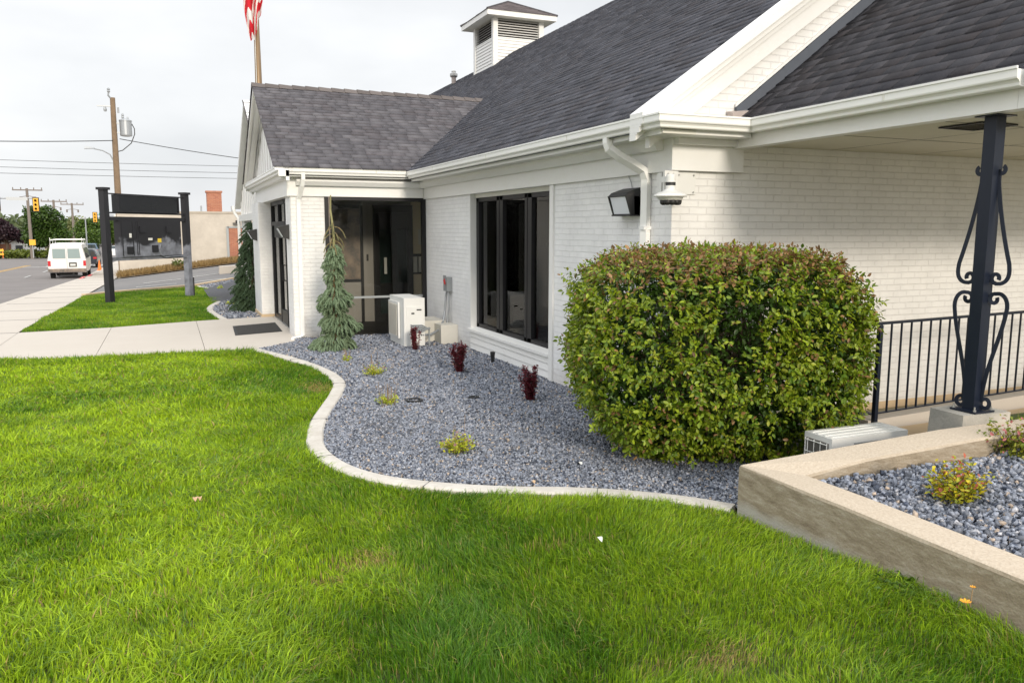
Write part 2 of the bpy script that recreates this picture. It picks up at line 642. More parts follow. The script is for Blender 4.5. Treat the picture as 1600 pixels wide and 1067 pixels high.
def lathe(bm, prof, c, seg=16, axis='Z', mi=0):
    """prof = list of (radius, height)"""
    rings = []
    for r, h in prof:
        ring = []
        for k in range(seg):
            a = 2 * math.pi * k / seg
            u, v_ = r * math.cos(a), r * math.sin(a)
            p = {'Z': (u, v_, h), 'X': (h, u, v_), 'Y': (u, h, v_)}[axis]
            ring.append(bm.verts.new((c[0] + p[0], c[1] + p[1], c[2] + p[2])))
        rings.append(ring)
    for a, b in zip(rings, rings[1:]):
        for k in range(seg):
            bm.faces.new((a[k], a[(k + 1) % seg], b[(k + 1) % seg], b[k])).material_index = mi
    bm.faces.new(rings[0][::-1]).material_index = mi
    bm.faces.new(rings[-1]).material_index = mi
    return bm


def np_mesh(name, verts, faces_n, nper, tone, m, parent=None, smooth=False, loc=(0, 0, 0)):
    """fast mesh from numpy: verts (V,3), faces_n (F,nper) indices, tone (F,3) per-face colour"""
    me = bpy.data.meshes.new(name)
    verts = np.asarray(verts, np.float32) - np.asarray(loc, np.float32)
    faces_n = np.asarray(faces_n, np.int32)
    F = len(faces_n)
    me.vertices.add(len(verts))
    me.vertices.foreach_set('co', verts.ravel())
    me.loops.add(F * nper)
    me.loops.foreach_set('vertex_index', faces_n.ravel())
    me.polygons.add(F)
    me.polygons.foreach_set('loop_start', np.arange(0, F * nper, nper, dtype=np.int32))
    if smooth:
        me.polygons.foreach_set('use_smooth', np.ones(F, bool))
    me.update(calc_edges=True)
    if tone is not None:
        a = me.attributes.new('tone', 'FLOAT_COLOR', 'FACE')
        c = np.ones((F, 4), np.float32)
        c[:, :3] = tone
        a.data.foreach_set('color', c.ravel())
    me.materials.append(MAT[m])
    o = bpy.data.objects.new(name, me)
    COL.objects.link(o)
    if parent is not None:
        o.parent = parent
    else:
        o.location = loc
    return o


def copy_tree(o, parent=None):
    c = o.copy()
    COL.objects.link(c)
    if parent is not None:
        c.parent = parent
    for ch in list(o.children):
        copy_tree(ch, c)
    return c


def sm(t):
    t = np.clip(t, 0, 1)
    return t * t * (3 - 2 * t)


def gz(x, y):
    """height of the land"""
    x = np.asarray(x, float); y = np.asarray(y, float)
    z = np.where(y < 11, 0, np.where(y < 50, -.8 * (y - 11) / 35, -.8 * 39 / 35 - (np.minimum(y, 130) - 50) * .008))
    z = z + .12 * np.clip(x + 7, 0, 14) * sm((y - 21) / 20)
    z = z + .13 * sm((-2.3 - y) / 1.9) * sm((x + 3) / 2)
    return z


def g1(x, y):
    return float(gz(x, y))


def sheet(name, xs, ys, off, m, zf=None, **kw):
    """a ground sheet following the land on a grid"""
    xs = np.asarray(xs, float); ys = np.asarray(ys, float)
    X_, Y_ = np.meshgrid(xs, ys)
    Z_ = (zf or gz)(X_, Y_) + off
    v = np.stack([X_.ravel(), Y_.ravel(), Z_.ravel()], 1)
    nx = len(xs)
    i = (np.arange(len(ys) - 1)[:, None] * nx + np.arange(nx - 1)[None, :]).ravel()
    f = np.stack([i, i + 1, i + 1 + nx, i + nx], 1)
    o = np_mesh(name, v, f, 4, None, m)
    tag(o, **kw)
    return o


# ------------------------------------------------------------------ the land
def land(x, y):
    z = gz(x, y)
    drop = np.where(x < -8.88, -.35, 0)
    return z + drop


xs = np.concatenate([[-900, -400, -200, -120, -80, -50, -35, -24], np.arange(-20, -9, 2), [-8.9, -8.87], np.arange(-8.5, 9, .5), [12, 20, 40, 80, 200, 900]])
ys = np.concatenate([[-300, -100, -40, -20, -12], np.arange(-10, 60, .5), np.arange(60, 135, 5), [160, 200, 300, 500, 900, 1500]])
sheet('ground', xs, ys, -.035, 'earth', zf=land, kind='structure')
# lawn soil under the grass
rng = np.random.default_rng(7)
random.seed(7)

KOUT = [(-3.30, 6.78), (-3.20, 6.45), (-2.95, 5.75), (-2.74, 4.95), (-2.62, 4.2), (-2.62, 3.5), (-2.78, 2.85), (-3.00, 2.17), (-3.20, 1.55), (-3.33, 1.0), (-3.40, .5), (-3.37, .06), (-3.26, -.36), (-3.03, -.74), (-2.65, -1.08), (-2.25, -1.33), (-1.85, -1.52), (-1.5, -1.74), (-1.2, -2.0), (-.985, -2.27)]
KW = .155


def smooth_line(p, n=6):
    p = [Vector((a[0], a[1], 0)) for a in p]
    o = []
    for i in range(len(p) - 1):
        a, b, c, d = p[max(i - 1, 0)], p[i], p[i + 1], p[min(i + 2, len(p) - 1)]
        for k in range(n):
            t = k / n
            o.append(.5 * ((2 * b) + (c - a) * t + (2 * a - 5 * b + 4 * c - d) * t * t + (3 * b - a - 3 * c + d) * t ** 3))
    o.append(p[-1])
    return o


def offset_line(p, d):
    o = []
    for i, q in enumerate(p):
        t = (p[min(i + 1, len(p) - 1)] - p[max(i - 1, 0)]).normalized()
        o.append(q + Vector((t.y, -t.x, 0)) * d)
    return o


def poly_sheet(name, pts, off, m, **kw):
    bm = B()
    vs_ = [bm.verts.new((p[0], p[1], g1(p[0], p[1]) + off)) for p in pts]
    f = bm.faces.new(vs_)
    bmesh.ops.triangulate(bm, faces=[f])
    o = obj(name, bm, m)
    return tag(o, **kw)


kout = smooth_line(KOUT)
kin = offset_line(kout, -KW)      # towards the bed (east)
if kin[len(kin) // 2].x < kout[len(kout) // 2].x:
    kin = offset_line(kout, KW)
lawn_poly = [(p.x, p.y) for p in kout] + [(-.985, -9), (-6.95, -9), (-6.95, 7.12), (-4.75, 6.88), (-3.35, 6.9)]
bed_poly = [(p.x, p.y) for p in kin] + [(-.9, -2.32), (.3, -2.32), (2.4, -1.8), (2.4, -.02), (.02, -.02), (.02, 8.02), (-2.42, 8.02), (-2.5, 7.6), (-3.2, 6.85)]


def inside(px, py, poly):
    px = np.asarray(px); py = np.asarray(py)
    c = np.zeros(len(px), bool)
    n = len(poly)
    for i in range(n):
        x0, y0 = poly[i]; x1, y1 = poly[(i + 1) % n]
        if y0 == y1:
            continue
        k = ((y0 > py) != (y1 > py)) & (px < (x1 - x0) * (py - y0) / (y1 - y0) + x0)
        c ^= k
    return c


sheet('lawn_soil', np.arange(-6.95, -.8, .25), np.arange(-9, 7.01, .25), -.012, 'soil', kind='structure')
poly_sheet('gravel_base', bed_poly, .022, 'grit', kind='structure')


def kerb(name, lo, li, label, h0=-.05, h1=.048):
    bm = B()
    rows = []
    for a, b in zip(lo, li):
        z = g1(a.x, a.y)
        m_ = (a + b) / 2
        rows.append([bm.verts.new((q.x, q.y, z + zz)) for q, zz in ((a, h0), (a, h1 - .014), (a.lerp(b, .10), h1), (a.lerp(b, .5), h1 + .003), (b.lerp(a, .10), h1), (b, h1 - .014), (b, h0))])
    for p, q in zip(rows, rows[1:]):
        for k in range(len(p) - 1):
            bm.faces.new((p[k], p[k + 1], q[k + 1], q[k]))
    bm.faces.new(rows[0]); bm.faces.new(rows[-1][::-1])
    ko = tag(obj(name, bm, 'kerbing'), label, 'lawn edging')
    bm = B()
    for i in range(14, len(lo) - 6, 17):
        a, b = lo[i], li[i]
        t_ = (b - a).normalized().cross(Vector((0, 0, 1))) * .0035
        z = g1(a.x, a.y) + h1
        a = a - (b - a) * .01; b = b + (b - a) * .01
        hexa(bm, [(a.x, a.y, z - .03), (b.x, b.y, z - .03), (b.x + t_.x, b.y + t_.y, z - .03), (a.x + t_.x, a.y + t_.y, z - .03), (a.x, a.y, z + .004), (b.x, b.y, z + .004), (b.x + t_.x, b.y + t_.y, z + .004), (a.x + t_.x, a.y + t_.y, z + .004)])
    obj('joint', bm, 'grit', ko)
    return ko


kerb('garden_kerb', kout, kin, 'pale concrete edging curving between near lawn and grey gravel bed')

# entry path with joints, town sidewalk, kerb, road, parking lot
bm = B()
xj = [-7.1, -5.55, -3.98, -2.38]
for a, b in zip(xj, xj[1:]):
    y0a = 7.0 + max(0, (-4.7 - a)) * .06; y0b = 7.0 + max(0, (-4.7 - b)) * .06
    y1 = 10.3
    ya = {-7.1: 10.75, -5.55: 11.0, -3.98: 11.6, -2.38: 12.0}
    hexa(bm, [(a + .004, y0a, -.12), (b - .004, y0b, -.12), (b - .004, ya[b], -.12), (a + .004, ya[a], -.12),
              (a + .004, y0a, .028), (b - .004, y0b, .028), (b - .004, ya[b], .028), (a + .004, ya[a], .028)])
hexa(bm, [(-2.379, 8.12, -.12), (-2.25, 8.12, -.12), (-2.25, 12.0, -.12), (-2.379, 12.0, -.12), (-2.379, 8.12, .03), (-2.25, 8.12, .03), (-2.25, 12, .03), (-2.379, 12, .03)])
hexa(bm, [(-3.2, 6.86, -.1), (-2.45, 7.62, -.1), (-2.45, 8.0, -.1), (-3.2, 8.0, -.1), (-3.2, 6.98, .0285), (-2.45, 7.62, .0285), (-2.45, 8.0, .0285), (-3.2, 8.0, .0285)])
tag(obj('entry_path', bm, 'slab', bevel=.006), kind='structure')
ys_ = np.arange(-12, 110, 1.0)
sheet('sidewalk', [-8.74, -7.92, -7.1], ys_, .03, 'slab', kind='structure')
bm = B()
for y in np.arange(-11, 70, 3.1):
    for x0, x1 in ((-8.74, -7.1),):
        z = g1(-8, y) + .0345
        box(bm, x0, x1, y, y + .012, z - .006, z)
tag(obj('sidewalk_joints', bm, 'grit'), kind='structure')


def strip_y(name, x0, x1, top, bot, m, y0=-12, y1=110, step=2.0, **kw):
    bm = B()
    rows = []
    for y in np.arange(y0, y1 + .1, step):
        z = g1(x0 if x0 > -7 else -8, y)
        rows.append([bm.verts.new(p) for p in ((x0, y, z + bot), (x0, y, z + top - .02), (x0 + .02, y, z + top), (x1, y, z + top), (x1, y, z + bot))])
    for p, q in zip(rows, rows[1:]):
        for k in range(4):
            bm.faces.new((p[k], p[k + 1], q[k + 1], q[k]))
    bm.faces.new(rows[0]); bm.faces.new(rows[-1][::-1])
    return tag(obj(name, bm, m), **kw)


strip_y('street_kerb', -8.90, -8.742, .032, -.3, 'slab', kind='structure')
strip_y('gutter_pan', -9.35, -8.902, -.10, -.3, 'slab', kind='structure')
sheet('road', [-23, -19, -16, -12, -9.3], np.arange(-14, 260, 2.0), -.115, 'asphalt', kind='structure', zf=lambda x, y: gz(-8 + 0 * x, y))
sheet('cross_street', [-160, -100, -60, -40, -22.9], np.arange(73, 96, 2.0), -.112, 'asphalt', kind='structure', zf=lambda x, y: gz(-8 + 0 * x, y))
sheet('far_sidewalk', [-26, -23], np.arange(-14, 72, 2.0), .03, 'slab', kind='structure', zf=lambda x, y: gz(-8 + 0 * x, y))
bm = B()
for y in np.arange(0, 74, 2.0):
    for x in (-15.75, -15.5):
        za = g1(-8, y) - .108; zb = g1(-8, y + 2) - .108
        hexa(bm, [(x, y, za - .003), (x + .11, y, za - .003), (x + .11, y + 2, zb - .003), (x, y + 2, zb - .003), (x, y, za), (x + .11, y, za), (x + .11, y + 2, zb), (x, y + 2, zb)])
tag(obj('centre_line', bm, 'road_yellow'), kind='structure')
bm = B()
for x in (-13.9, -12.6, -11.3, -10.4):
    box(bm, x, x + .7, 70.2, 73.2, g1(-8, 71.7) - .104, g1(-8, 71.7) - .100)
for y in (58, 50):
    z = g1(-8, y) - .104
    box(bm, -12.6, -12.48, y, y + 2.4, z, z + .004)
box(bm, -15.3, -9.6, 68.6, 69.1, g1(-8, 68.8) - .106, g1(-8, 68.8) - .102)
tag(obj('lane_markings', bm, 'road_white'), kind='structure')
bm = B()
for x, y in ((-8.86, 41.5), (-8.84, 46)):
    z = g1(-8, y) + .036
    box(bm, x, x + .16, y, y + 2.2, z - .003, z + .002)
tag(obj('kerb_paint', bm, 'red_paint'), kind='structure')
# parking lot rising towards the neighbour's wall
sheet('parking_lot', np.arange(-7.1, 9, .5), np.arange(25.6, 41.6, .5), .0, 'lot_asphalt', kind='structure', zf=lambda x, y: gz(x, y) - .006)
bm = B()
for k, (x0, x1, y0) in enumerate(((-5.7, -4.2, 28.6), (-5.5, -4.0, 31.4), (-3.7, -2.2, 29.6), (-3.5, -1.9, 33.0))):
    zA = g1(x0, y0) + .012; zB = g1(x1, y0 + .9) + .012
    hexa(bm, [(x0, y0, zA - .01), (x1, y0 + .9, zB - .01), (x1, y0 + 1.1, zB - .01), (x0, y0 + .2, zA - .01), (x0, y0, zA), (x1, y0 + .9, zB), (x1, y0 + 1.1, zB), (x0, y0 + .2, zA)])
tag(obj('bay_markings', bm, 'road_white'), kind='structure')

# island lawn and its bed (beyond the entry path)
IK = [(-1.2, 29.2), (-2.0, 28.0), (-3.0, 27.0), (-3.3, 25.9), (-3.0, 25.0), (-2.7, 24.1), (-2.45, 23.1), (-2.35, 22.2), (-2.4, 21.3), (-2.62, 20.1), (-3.05, 18.8), (-3.36, 17.4), (-3.58, 15.9), (-3.64, 14.6), (-3.58, 13.2), (-3.50, 12.0), (-3.48, 11.75)]
IK = [(-3.5, 26.9), (-3.42, 26.2)] + IK[4:]
iko = smooth_line(IK)
iki = offset_line(iko, -KW)
if iki[len(iki) // 2].x < iko[len(iko) // 2].x:
    iki = offset_line(iko, KW)
kerb('garden_kerb', iko, iki, 'pale concrete edging winding round the far island lawn by the dark spruce')
isl_poly = [(p.x, p.y) for p in iko] + [(-5.55, 11.05), (-7.05, 10.78), (-7.1, 11.2), (-7.1, 23.6), (-6.2, 25.2)]
ibed_poly = [(p.x, p.y) for p in iki] + [(-2.5, 12.05), (-2.0, 12.6), (-2.0, 29.4), (-3.4, 27.3)]
poly_sheet('island_soil', isl_poly, .012, 'soil', kind='structure')
poly_sheet('island_gravel_base', ibed_poly, .018, 'grit', kind='structure')
bm = B()
pp = [Vector(p) for p in ((-7.05, 23.7, 0), (-6.15, 25.2, 0), (-4.8, 26.4, 0), (-3.4, 27.3, 0), (-1.9, 29.6, 0))]
for a, b in zip(pp, pp[1:]):
    n_ = (b - a).normalized().cross(Vector((0, 0, 1))) * .16
    za, zb = g1(a.x, a.y), g1(b.x, b.y)
    hexa(bm, [(a.x, a.y, za - .1), (b.x, b.y, zb - .1), (b.x - n_.x, b.y - n_.y, zb - .1), (a.x - n_.x, a.y - n_.y, za - .1),
              (a.x, a.y, za + .09), (b.x, b.y, zb + .09), (b.x - n_.x, b.y - n_.y, zb + .09), (a.x - n_.x, a.y - n_.y, za + .09)])
tag(obj('lot_kerb', bm, 'tan_slab'), 'tan concrete kerb between the far island bed and the parking lot', 'kerb')


# ------------------------------------------------------------------ grass
def vnoise(x, y, s, seed=0):
    """cheap smooth value noise"""
    r = np.random.default_rng(seed)
    T = r.random((64, 64))
    u = x * s + 100; v = y * s + 100
    i = np.floor(u).astype(int); j = np.floor(v).astype(int)
    fu = sm(u - i); fv = sm(v - j)
    i0, j0 = i % 64, j % 64; i1, j1 = (i + 1) % 64, (j + 1) % 64
    return (T[i0, j0] * (1 - fu) + T[i1, j0] * fu) * (1 - fv) + (T[i0, j1] * (1 - fu) + T[i1, j1] * fu) * fv


def fbm(x, y, s, seed=0):
    return (vnoise(x, y, s, seed) * .55 + vnoise(x, y, s * 2.1, seed + 1) * .3 + vnoise(x, y, s * 4.3, seed + 2) * .15)


def grass(name, px, py, hgt, wid, label, base=0., patches=(), coarse=None):
    n = len(px)
    r = rng
    z = gz(px, py) + base - .01
    cl = fbm(px, py, 1.1, 3)
    cl2 = fbm(px, py, 4.5, 13)
    co = np.zeros(n) if coarse is None else coarse
    ang = 2 * math.pi * (fbm(px, py, .9, 21) * 1.6) + r.normal(0, 1, n) * (.8 + 1.0 * co)
    lean = np.clip(.40 + 1.3 * (cl2 - .4) + r.normal(0, .34, n), 0, 1.8)
    h = hgt * (.50 + .85 * cl + .75 * (cl2 - .5)) * r.uniform(.55, 1.25, n)
    w_ = wid * r.uniform(.6, 1.35, n)
    dry = np.zeros(n)
    for (cx_, cy_, rx, ry, am) in patches:
        dd = np.hypot((px - cx_) / rx, (py - cy_) / ry)
        dry = np.maximum(dry, np.clip(1.25 - dd, 0, 1) * am)
    h = h * (1 - .55 * dry)
    h = h * (1 + .30 * co)
    w_ = w_ * (1 + 1.15 * co)
    lean = lean + .25 * co * r.random(n)
    dx, dy = np.cos(ang), np.sin(ang)
    fx, fy = r.normal(0, 1, n), r.normal(0, 1, n)
    k = np.hypot(fx, fy) + 1e-6
    fx, fy = fx / k * w_ / 2, fy / k * w_ / 2
    P = np.zeros((n, 5, 3), np.float32)
    mid = .52
    P[:, 0] = np.stack([px - fx, py - fy, z], 1)
    P[:, 1] = np.stack([px + fx, py + fy, z], 1)
    mx, my, mz = px + dx * lean * h * .30, py + dy * lean * h * .30, z + h * mid
    P[:, 2] = np.stack([mx + fx * .8, my + fy * .8, mz], 1)
    P[:, 3] = np.stack([mx - fx * .8, my - fy * .8, mz], 1)
    tz = z + h * np.clip(1 - .33 * lean, .35, 1)
    P[:, 4] = np.stack([px + dx * lean * h * .95, py + dy * lean * h * .95, tz], 1)
    b = np.arange(n) * 5
    F3 = np.stack([np.stack([b, b + 1, b + 2], 1), np.stack([b, b + 2, b + 3], 1), np.stack([b + 3, b + 2, b + 4], 1)], 1).reshape(-1, 3)
    # tones: fresh yellow green to deeper blue green, per blade and drifting over the lawn
    t = np.clip(fbm(px, py, .55, 31) * 1.2 - .34 + .50 * co + (fbm(px, py, 2.6, 33) - .4) * .8 + r.normal(0, .22, n), 0, 1)[:, None]
    c = (1 - t) * np.array([.065, .178, .008]) + t * np.array([.37, .52, .022])
    c *= r.uniform(.60, 1.35, n)[:, None]
    k = r.random(n) < .12
    c[k] = np.array([.16, .27, .06]) * r.uniform(.6, 1.3, (k.sum(), 1))
    pick = (r.random(n) < .035 + dry * .75)
    straw = np.array([.42, .33, .12]) * r.uniform(.6, 1.2, (n, 1))
    c = np.where(pick[:, None], straw, c)
    o = np_mesh(name, P.reshape(-1, 3), F3, 3, np.repeat(c, 3, 0), 'grass')
    tag(o, label, 'grass', kind='stuff')
    return o


def scatter(x0, x1, y0, y1, dens, poly, keep=None):
    n = int((x1 - x0) * (y1 - y0) * dens)
    px = rng.uniform(x0, x1, n); py = rng.uniform(y0, y1, n)
    k = inside(px, py, poly)
    px, py = px[k], py[k]
    if keep is not None:
        k = rng.random(len(px)) < keep(px, py)
        px, py = px[k], py[k]
    return px, py


def near_keep(px, py):
    d = np.hypot(px - CAMP.x, py - CAMP.y)
    # direction test with a wide margin round the view
    a = np.arctan2(px - CAMP.x, py - CAMP.y)
    ok = (np.abs(a - yaw) < R(46)) | (d < 2.2)
    return np.where(ok, np.clip(5.4 / np.maximum(d, 1), .18, 1.0) ** 1.25, .10)


gx, gy = scatter(-6.95, -.98, -9, 7.15, 14500, lawn_poly, near_keep)
k_ = rng.random(len(gx)) < np.clip(.30 + 1.1 * fbm(gx, gy, 4.5, 13) + .2, 0, 1)
gx, gy = gx[k_], gy[k_]
CO = .15 + .85 * sm((-2.9 - gx + .35 * (fbm(gx, gy, .8, 77) - .45) * 6) / 2.2) * sm((fbm(gx, gy, 1.7, 78) - .22) / .3)
dist = np.hypot(gx - CAMP.x, gy - CAMP.y)
PATCH = [(-3.48, -2.1, .22, .16, .75), (-3.72, -2.3, .10, .10, .6), (-2.25, -3.85, .20, .13, .9), (-2.55, -3.75, .12, .1, .5), (-2.85, 3.35, .20, .45, .8), (-4.2, 4.3, .5, .2, .25), (-2.3, -2.3, .25, .1, .4), (-5.3, -.2, .4, .2, .25)]
k_ = rng.random(len(gx)) < 1 - .45 * CO
gx, gy, dist, CO = gx[k_], gy[k_], dist[k_], CO[k_]
grass('lawn_grass', gx, gy, .078, .0046 * np.clip(dist / 5.0, .8, 2.2), 'long tufted bright green grass of the near lawn', patches=PATCH, coarse=CO)
del CO
# taller fringe beside the path
fx_, fy_ = scatter(-6.95, -3.3, 6.35, 7.15, 2400, lawn_poly)
grass('lawn_fringe_grass', fx_, fy_, .125, .008, 'tall bright grass fringe where the near lawn meets the entry path')
ix, iy = scatter(-7.15, -2.2, 10.7, 27, 2600, isl_poly, lambda x, y: np.clip(17 / np.hypot(x - CAMP.x, y - CAMP.y), .3, 1))
grass('island_grass', ix, iy, .075, .010, 'short even green grass of the far island lawn under the black sign', base=.02)


# ------------------------------------------------------------------ gravel stones
_ico = B()
bmesh.ops.create_icosphere(_ico, subdivisions=1, radius=1)
ICO_V = np.array([v.co[:] for v in _ico.verts])
ICO_F = np.array([[v.index for v in f.verts] for f in _ico.faces])
_ico.free()
OCT_V = np.array([(1, 0, 0), (0, 1, 0), (-1, 0, 0), (0, -1, 0), (0, 0, 1), (0, 0, -1)], float)
OCT_F = np.array([(0, 1, 4), (1, 2, 4), (2, 3, 4), (3, 0, 4), (1, 0, 5), (2, 1, 5), (3, 2, 5), (0, 3, 5)])
CUB_F = np.array([(0, 1, 3), (0, 3, 2), (4, 6, 7), (4, 7, 5), (0, 4, 5), (0, 5, 1), (2, 3, 7), (2, 7, 6), (0, 2, 6), (0, 6, 4), (1, 5, 7), (1, 7, 3)])
CUB_V = np.array([(x, y, z) for x in (-1, 1) for y in (-1, 1) for z in (-1, 1)], float) * .72


def stones(name, px, py, z, size, label, hi=True):
    n = len(px)
    r = rng
    V0, F0 = (CUB_V, CUB_F) if hi else (OCT_V, OCT_F)
    if hi: size = size * .92
    nv, nf = len(V0), len(F0)
    s = size * r.uniform(.5, 1.25, n) * .5
    sc3 = np.stack([s * r.uniform(.8, 1.5, n), s * r.uniform(.7, 1.1, n), s * r.uniform(.5, .95, n)], 1)
    q = r.normal(0, 1, (n, 4)); q /= np.linalg.norm(q, axis=1)[:, None]
    a, b, c, d = q.T
    Rm = np.stack([1 - 2 * (c * c + d * d), 2 * (b * c - a * d), 2 * (b * d + a * c), 2 * (b * c + a * d), 1 - 2 * (b * b + d * d), 2 * (c * d - a * b), 2 * (b * d - a * c), 2 * (c * d + a * b), 1 - 2 * (b * b + c * c)], 1).reshape(n, 3, 3)
    # angular: each stone has its own jittered vertices, pushed towards a chipped block
    v = V0[None] * (1 + r.normal(0, .16, (n, nv, 3))) + r.normal(0, .16, (n, nv, 3))
    v = v * sc3[:, None, :]
    v = np.einsum('nij,nkj->nki', Rm, v)
    v += np.stack([px, py, z + s * r.uniform(.1, 1.1, n)], 1)[:, None, :]
    f = (F0[None] + (np.arange(n) * nv)[:, None, None]).reshape(-1, 3)
    t = r.random(n)
    col = np.empty((n, 3))
    base = np.array([.205, .222, .262])
    col[:] = base * r.uniform(.5, 1.5, (n, 1))
    k = t > .88; col[k] = np.array([.34, .34, .36]) * r.uniform(.8, 1.35, (k.sum(), 1))
    k = t > .955; col[k] = np.array([.42, .34, .27]) * r.uniform(.6, 1.2, (k.sum(), 1))
    k = t < .16; col[k] = np.array([.050, .060, .085]) * r.uniform(.7, 1.4, (k.sum(), 1))
    o = np_mesh(name, v.reshape(-1, 3), f, 3, np.repeat(col, nf, 0), 'stone')
    return tag(o, label, 'gravel', kind='stuff')


def bed_keep(px, py):
    d = np.hypot(px - CAMP.x, py - CAMP.y)
    return np.clip(7.0 / np.maximum(d, 1), .3, 1) ** 1.1


sx, sy = scatter(-3.35, .5, -2.3, 8.0, 6200, bed_poly, bed_keep)
sdist = np.hypot(sx - CAMP.x, sy - CAMP.y)
und = (fbm(sx, sy, .9, 41) - .4) * .05 + .02
edge = np.zeros(len(sx))
stones('gravel', sx, sy, und, .024 * np.clip(sdist / 8.5, .95, 1.35), 'blue grey crushed gravel filling the bed between kerb and white building')
sx, sy = scatter(-3.7, -2.0, 11.9, 29.4, 620, ibed_poly)
stones('island_gravel', sx, sy, gz(sx, sy) + .02, .052, 'blue grey gravel of the far bed beside the island lawn', hi=False)

# ------------------------------------------------------------------ planter, walkway, ramp
PX0 = -.97


def ptop(x):     # top of the back wall climbs slightly away from the near corner
    return .385 + min(max(0, x - PX0), 1.33) * .162


planter = thing('raised_planter', 'weathered concrete planter wall with pale flat top beside near lawn', 'planter', (PX0, -2.33, 0))
TW = .245
# front wall and back wall as one mitred mesh with a chamfered top edge
bm = B()


def wall_run(bm, path, h0, tops, th, side):
    """path of outer points with inner points given"""
    rows = []
    for (o_, i_), t_ in zip(path, tops):
        o_ = Vector((o_[0], o_[1], 0)); i_ = Vector((i_[0], i_[1], 0))
        d = (i_ - o_)
        c = d.normalized() * .022 if d.length > 0 else d
        rows.append([bm.verts.new((p.x, p.y, z)) for p, z in ((o_, h0), (o_, t_ - .024), (o_ + c * .35, t_ - .008), (o_ + c, t_), (i_ - c * .6, t_), (i_, t_ - .014), (i_, h0))])
    for p, q in zip(rows, rows[1:]):
        for k in range(len(p) - 1):
            bm.faces.new((p[k], p[k + 1], q[k + 1], q[k]))
    bm.faces.new(rows[0]); bm.faces.new(rows[-1][::-1])


bk = lambda x: -2.33 - min(x - PX0, 1.33) * .316
path = []
tops = []
for y in (-8.0, -6, -5, -4.34, -3.8, -3.2, -2.9):
    path.append(((PX0, y), (PX0 + TW, y))); tops.append(.395 if y < -3 else .39)
path.append(((PX0, -2.33), (PX0 + TW, bk(PX0 + TW) - .30))); tops.append(.385)
for x in (-.4, 0., .36, 1.0, 1.40):
    path.append(((x, bk(x)), (x + (.08 if x < .3 else .02), bk(x) - .30))); tops.append(ptop(x))
wall_run(bm, path, -.3, tops, TW, 1)
obj('planter_wall', bm, 'planter_concrete', planter)
bm = B()
hexa(bm, [(PX0 + .1, -8, .0), (3, -8, .0), (3, -2.95, .0), (PX0 + .1, -2.5, .0), (PX0 + .1, -8, .27), (3, -8, .47), (3, -2.95, .47), (PX0 + .1, -2.5, .27)])
obj('fill', bm, 'grit', planter)
# planter gravel
ppoly = [(PX0 + TW, -2.70), (.36, -3.06), (2.6, -3.06), (2.8, -4.2), (1.6, -6), (PX0 + TW, -6)]
pz = lambda x: .315 + np.clip(x + .75, 0, 1.5) * .12
sx, sy = scatter(-.8, 2.8, -6, -2.6, 5200, ppoly)
und = pz(sx) + (fbm(sx, sy, 1.2, 51) - .4) * .06
stones('planter_gravel', sx, sy, und, .029, 'blue grey crushed gravel heaped inside the concrete planter')
sx, sy = scatter(-.8, 2.8, -6, -2.6, 900, ppoly)
und = pz(sx) + .012 + (fbm(sx, sy, 1.2, 51) - .4) * .06
stones('planter_gravel_upper', sx, sy, und, .033, 'larger loose blue grey stones lying on top of the planter gravel')
# grassy edge beyond the planter
kx, ky = scatter(1.4, 3.6, -3.0, -2.0, 2500, [(1.45, -2.3), (3.6, -2.1), (3.6, -2.95), (1.45, -2.9)])
o = grass('verge_grass', kx, ky, .10, .006, 'small patch of green grass behind the planter by the tan walkway', base=.39)
bm = B()
box(bm, 1.42, 6.5, -2.95, -2.05, -.2, .40)
tag(obj('verge_ground', bm, 'soil'), kind='structure')
# tan walkway, kerb and railing curb
bm = B()
hexa(bm, [(1.15, -2.0, -.25), (7, -1.9, -.25), (7, -1.12, -.25), (1.15, -1.12, -.25), (1.15, -2.0, .085), (7, -1.9, .20), (7, -1.12, .20), (1.15, -1.12, .085)])
tag(obj('walkway', bm, 'tan_slab', bevel=.01), kind='structure')
bm = B()
hexa(bm, [(1.50, -1.10, -.3), (7, -1.10, -.3), (7, -.93, -.3), (1.50, -.93, -.3), (1.50, -1.10, .185), (7, -1.10, .385), (7, -.93, .385), (1.50, -.93, .185)])
tag(obj('ramp_curb', bm, 'slab', bevel=.01), 'low sloping concrete curb under the black railing', 'curb')
bm = B()
box(bm, .3, 7, -.93, -.05, -.3, -.11)
tag(obj('ramp', bm, 'tan_slab'), kind='structure')

rail = thing('railing', 'black iron handrail with thin vertical bars along the white gable wall', 'railing', (1.55, -1.02, .1))
zr = lambda x: 1.085 + (x - 1.58) * .018
zc = lambda x: .185 + (x - 1.5) * .0365
tube_m = 'black_iron'
bm = B(); tube(bm, [(.55, -1.02, zr(.55)), (7, -1.02, zr(7))], 0, flat=(.045, .022)); obj('top_rail', bm, tube_m, rail, bevel=.003)
bm = B(); tube(bm, [(1.6, -1.02, zc(1.6) + .035), (7, -1.02, zc(7) + .035)], 0, flat=(.03, .012)); obj('bottom_rail', bm, tube_m, rail)
bm = B(); box(bm, 1.535, 1.575, -1.14, -1.10, -.1, zr(1.55) + .0); obj('post', bm, tube_m, rail, bevel=.003)
x = 1.585
for k in range(40):
    x = 1.555 + (k + 1) * .128
    if x > 6.9: break
    bm = B(); box(bm, x - .007, x + .007, -1.027, -1.013, zc(x) + .03, zr(x) - .008); obj('baluster', bm, tube_m, rail)
for k in range(6):
    x = 1.46 - k * .128
    bm = B(); box(bm, x - .008, x + .008, -1.027, -1.011, .02, zr(x) - .008); obj('baluster', bm, tube_m, rail)

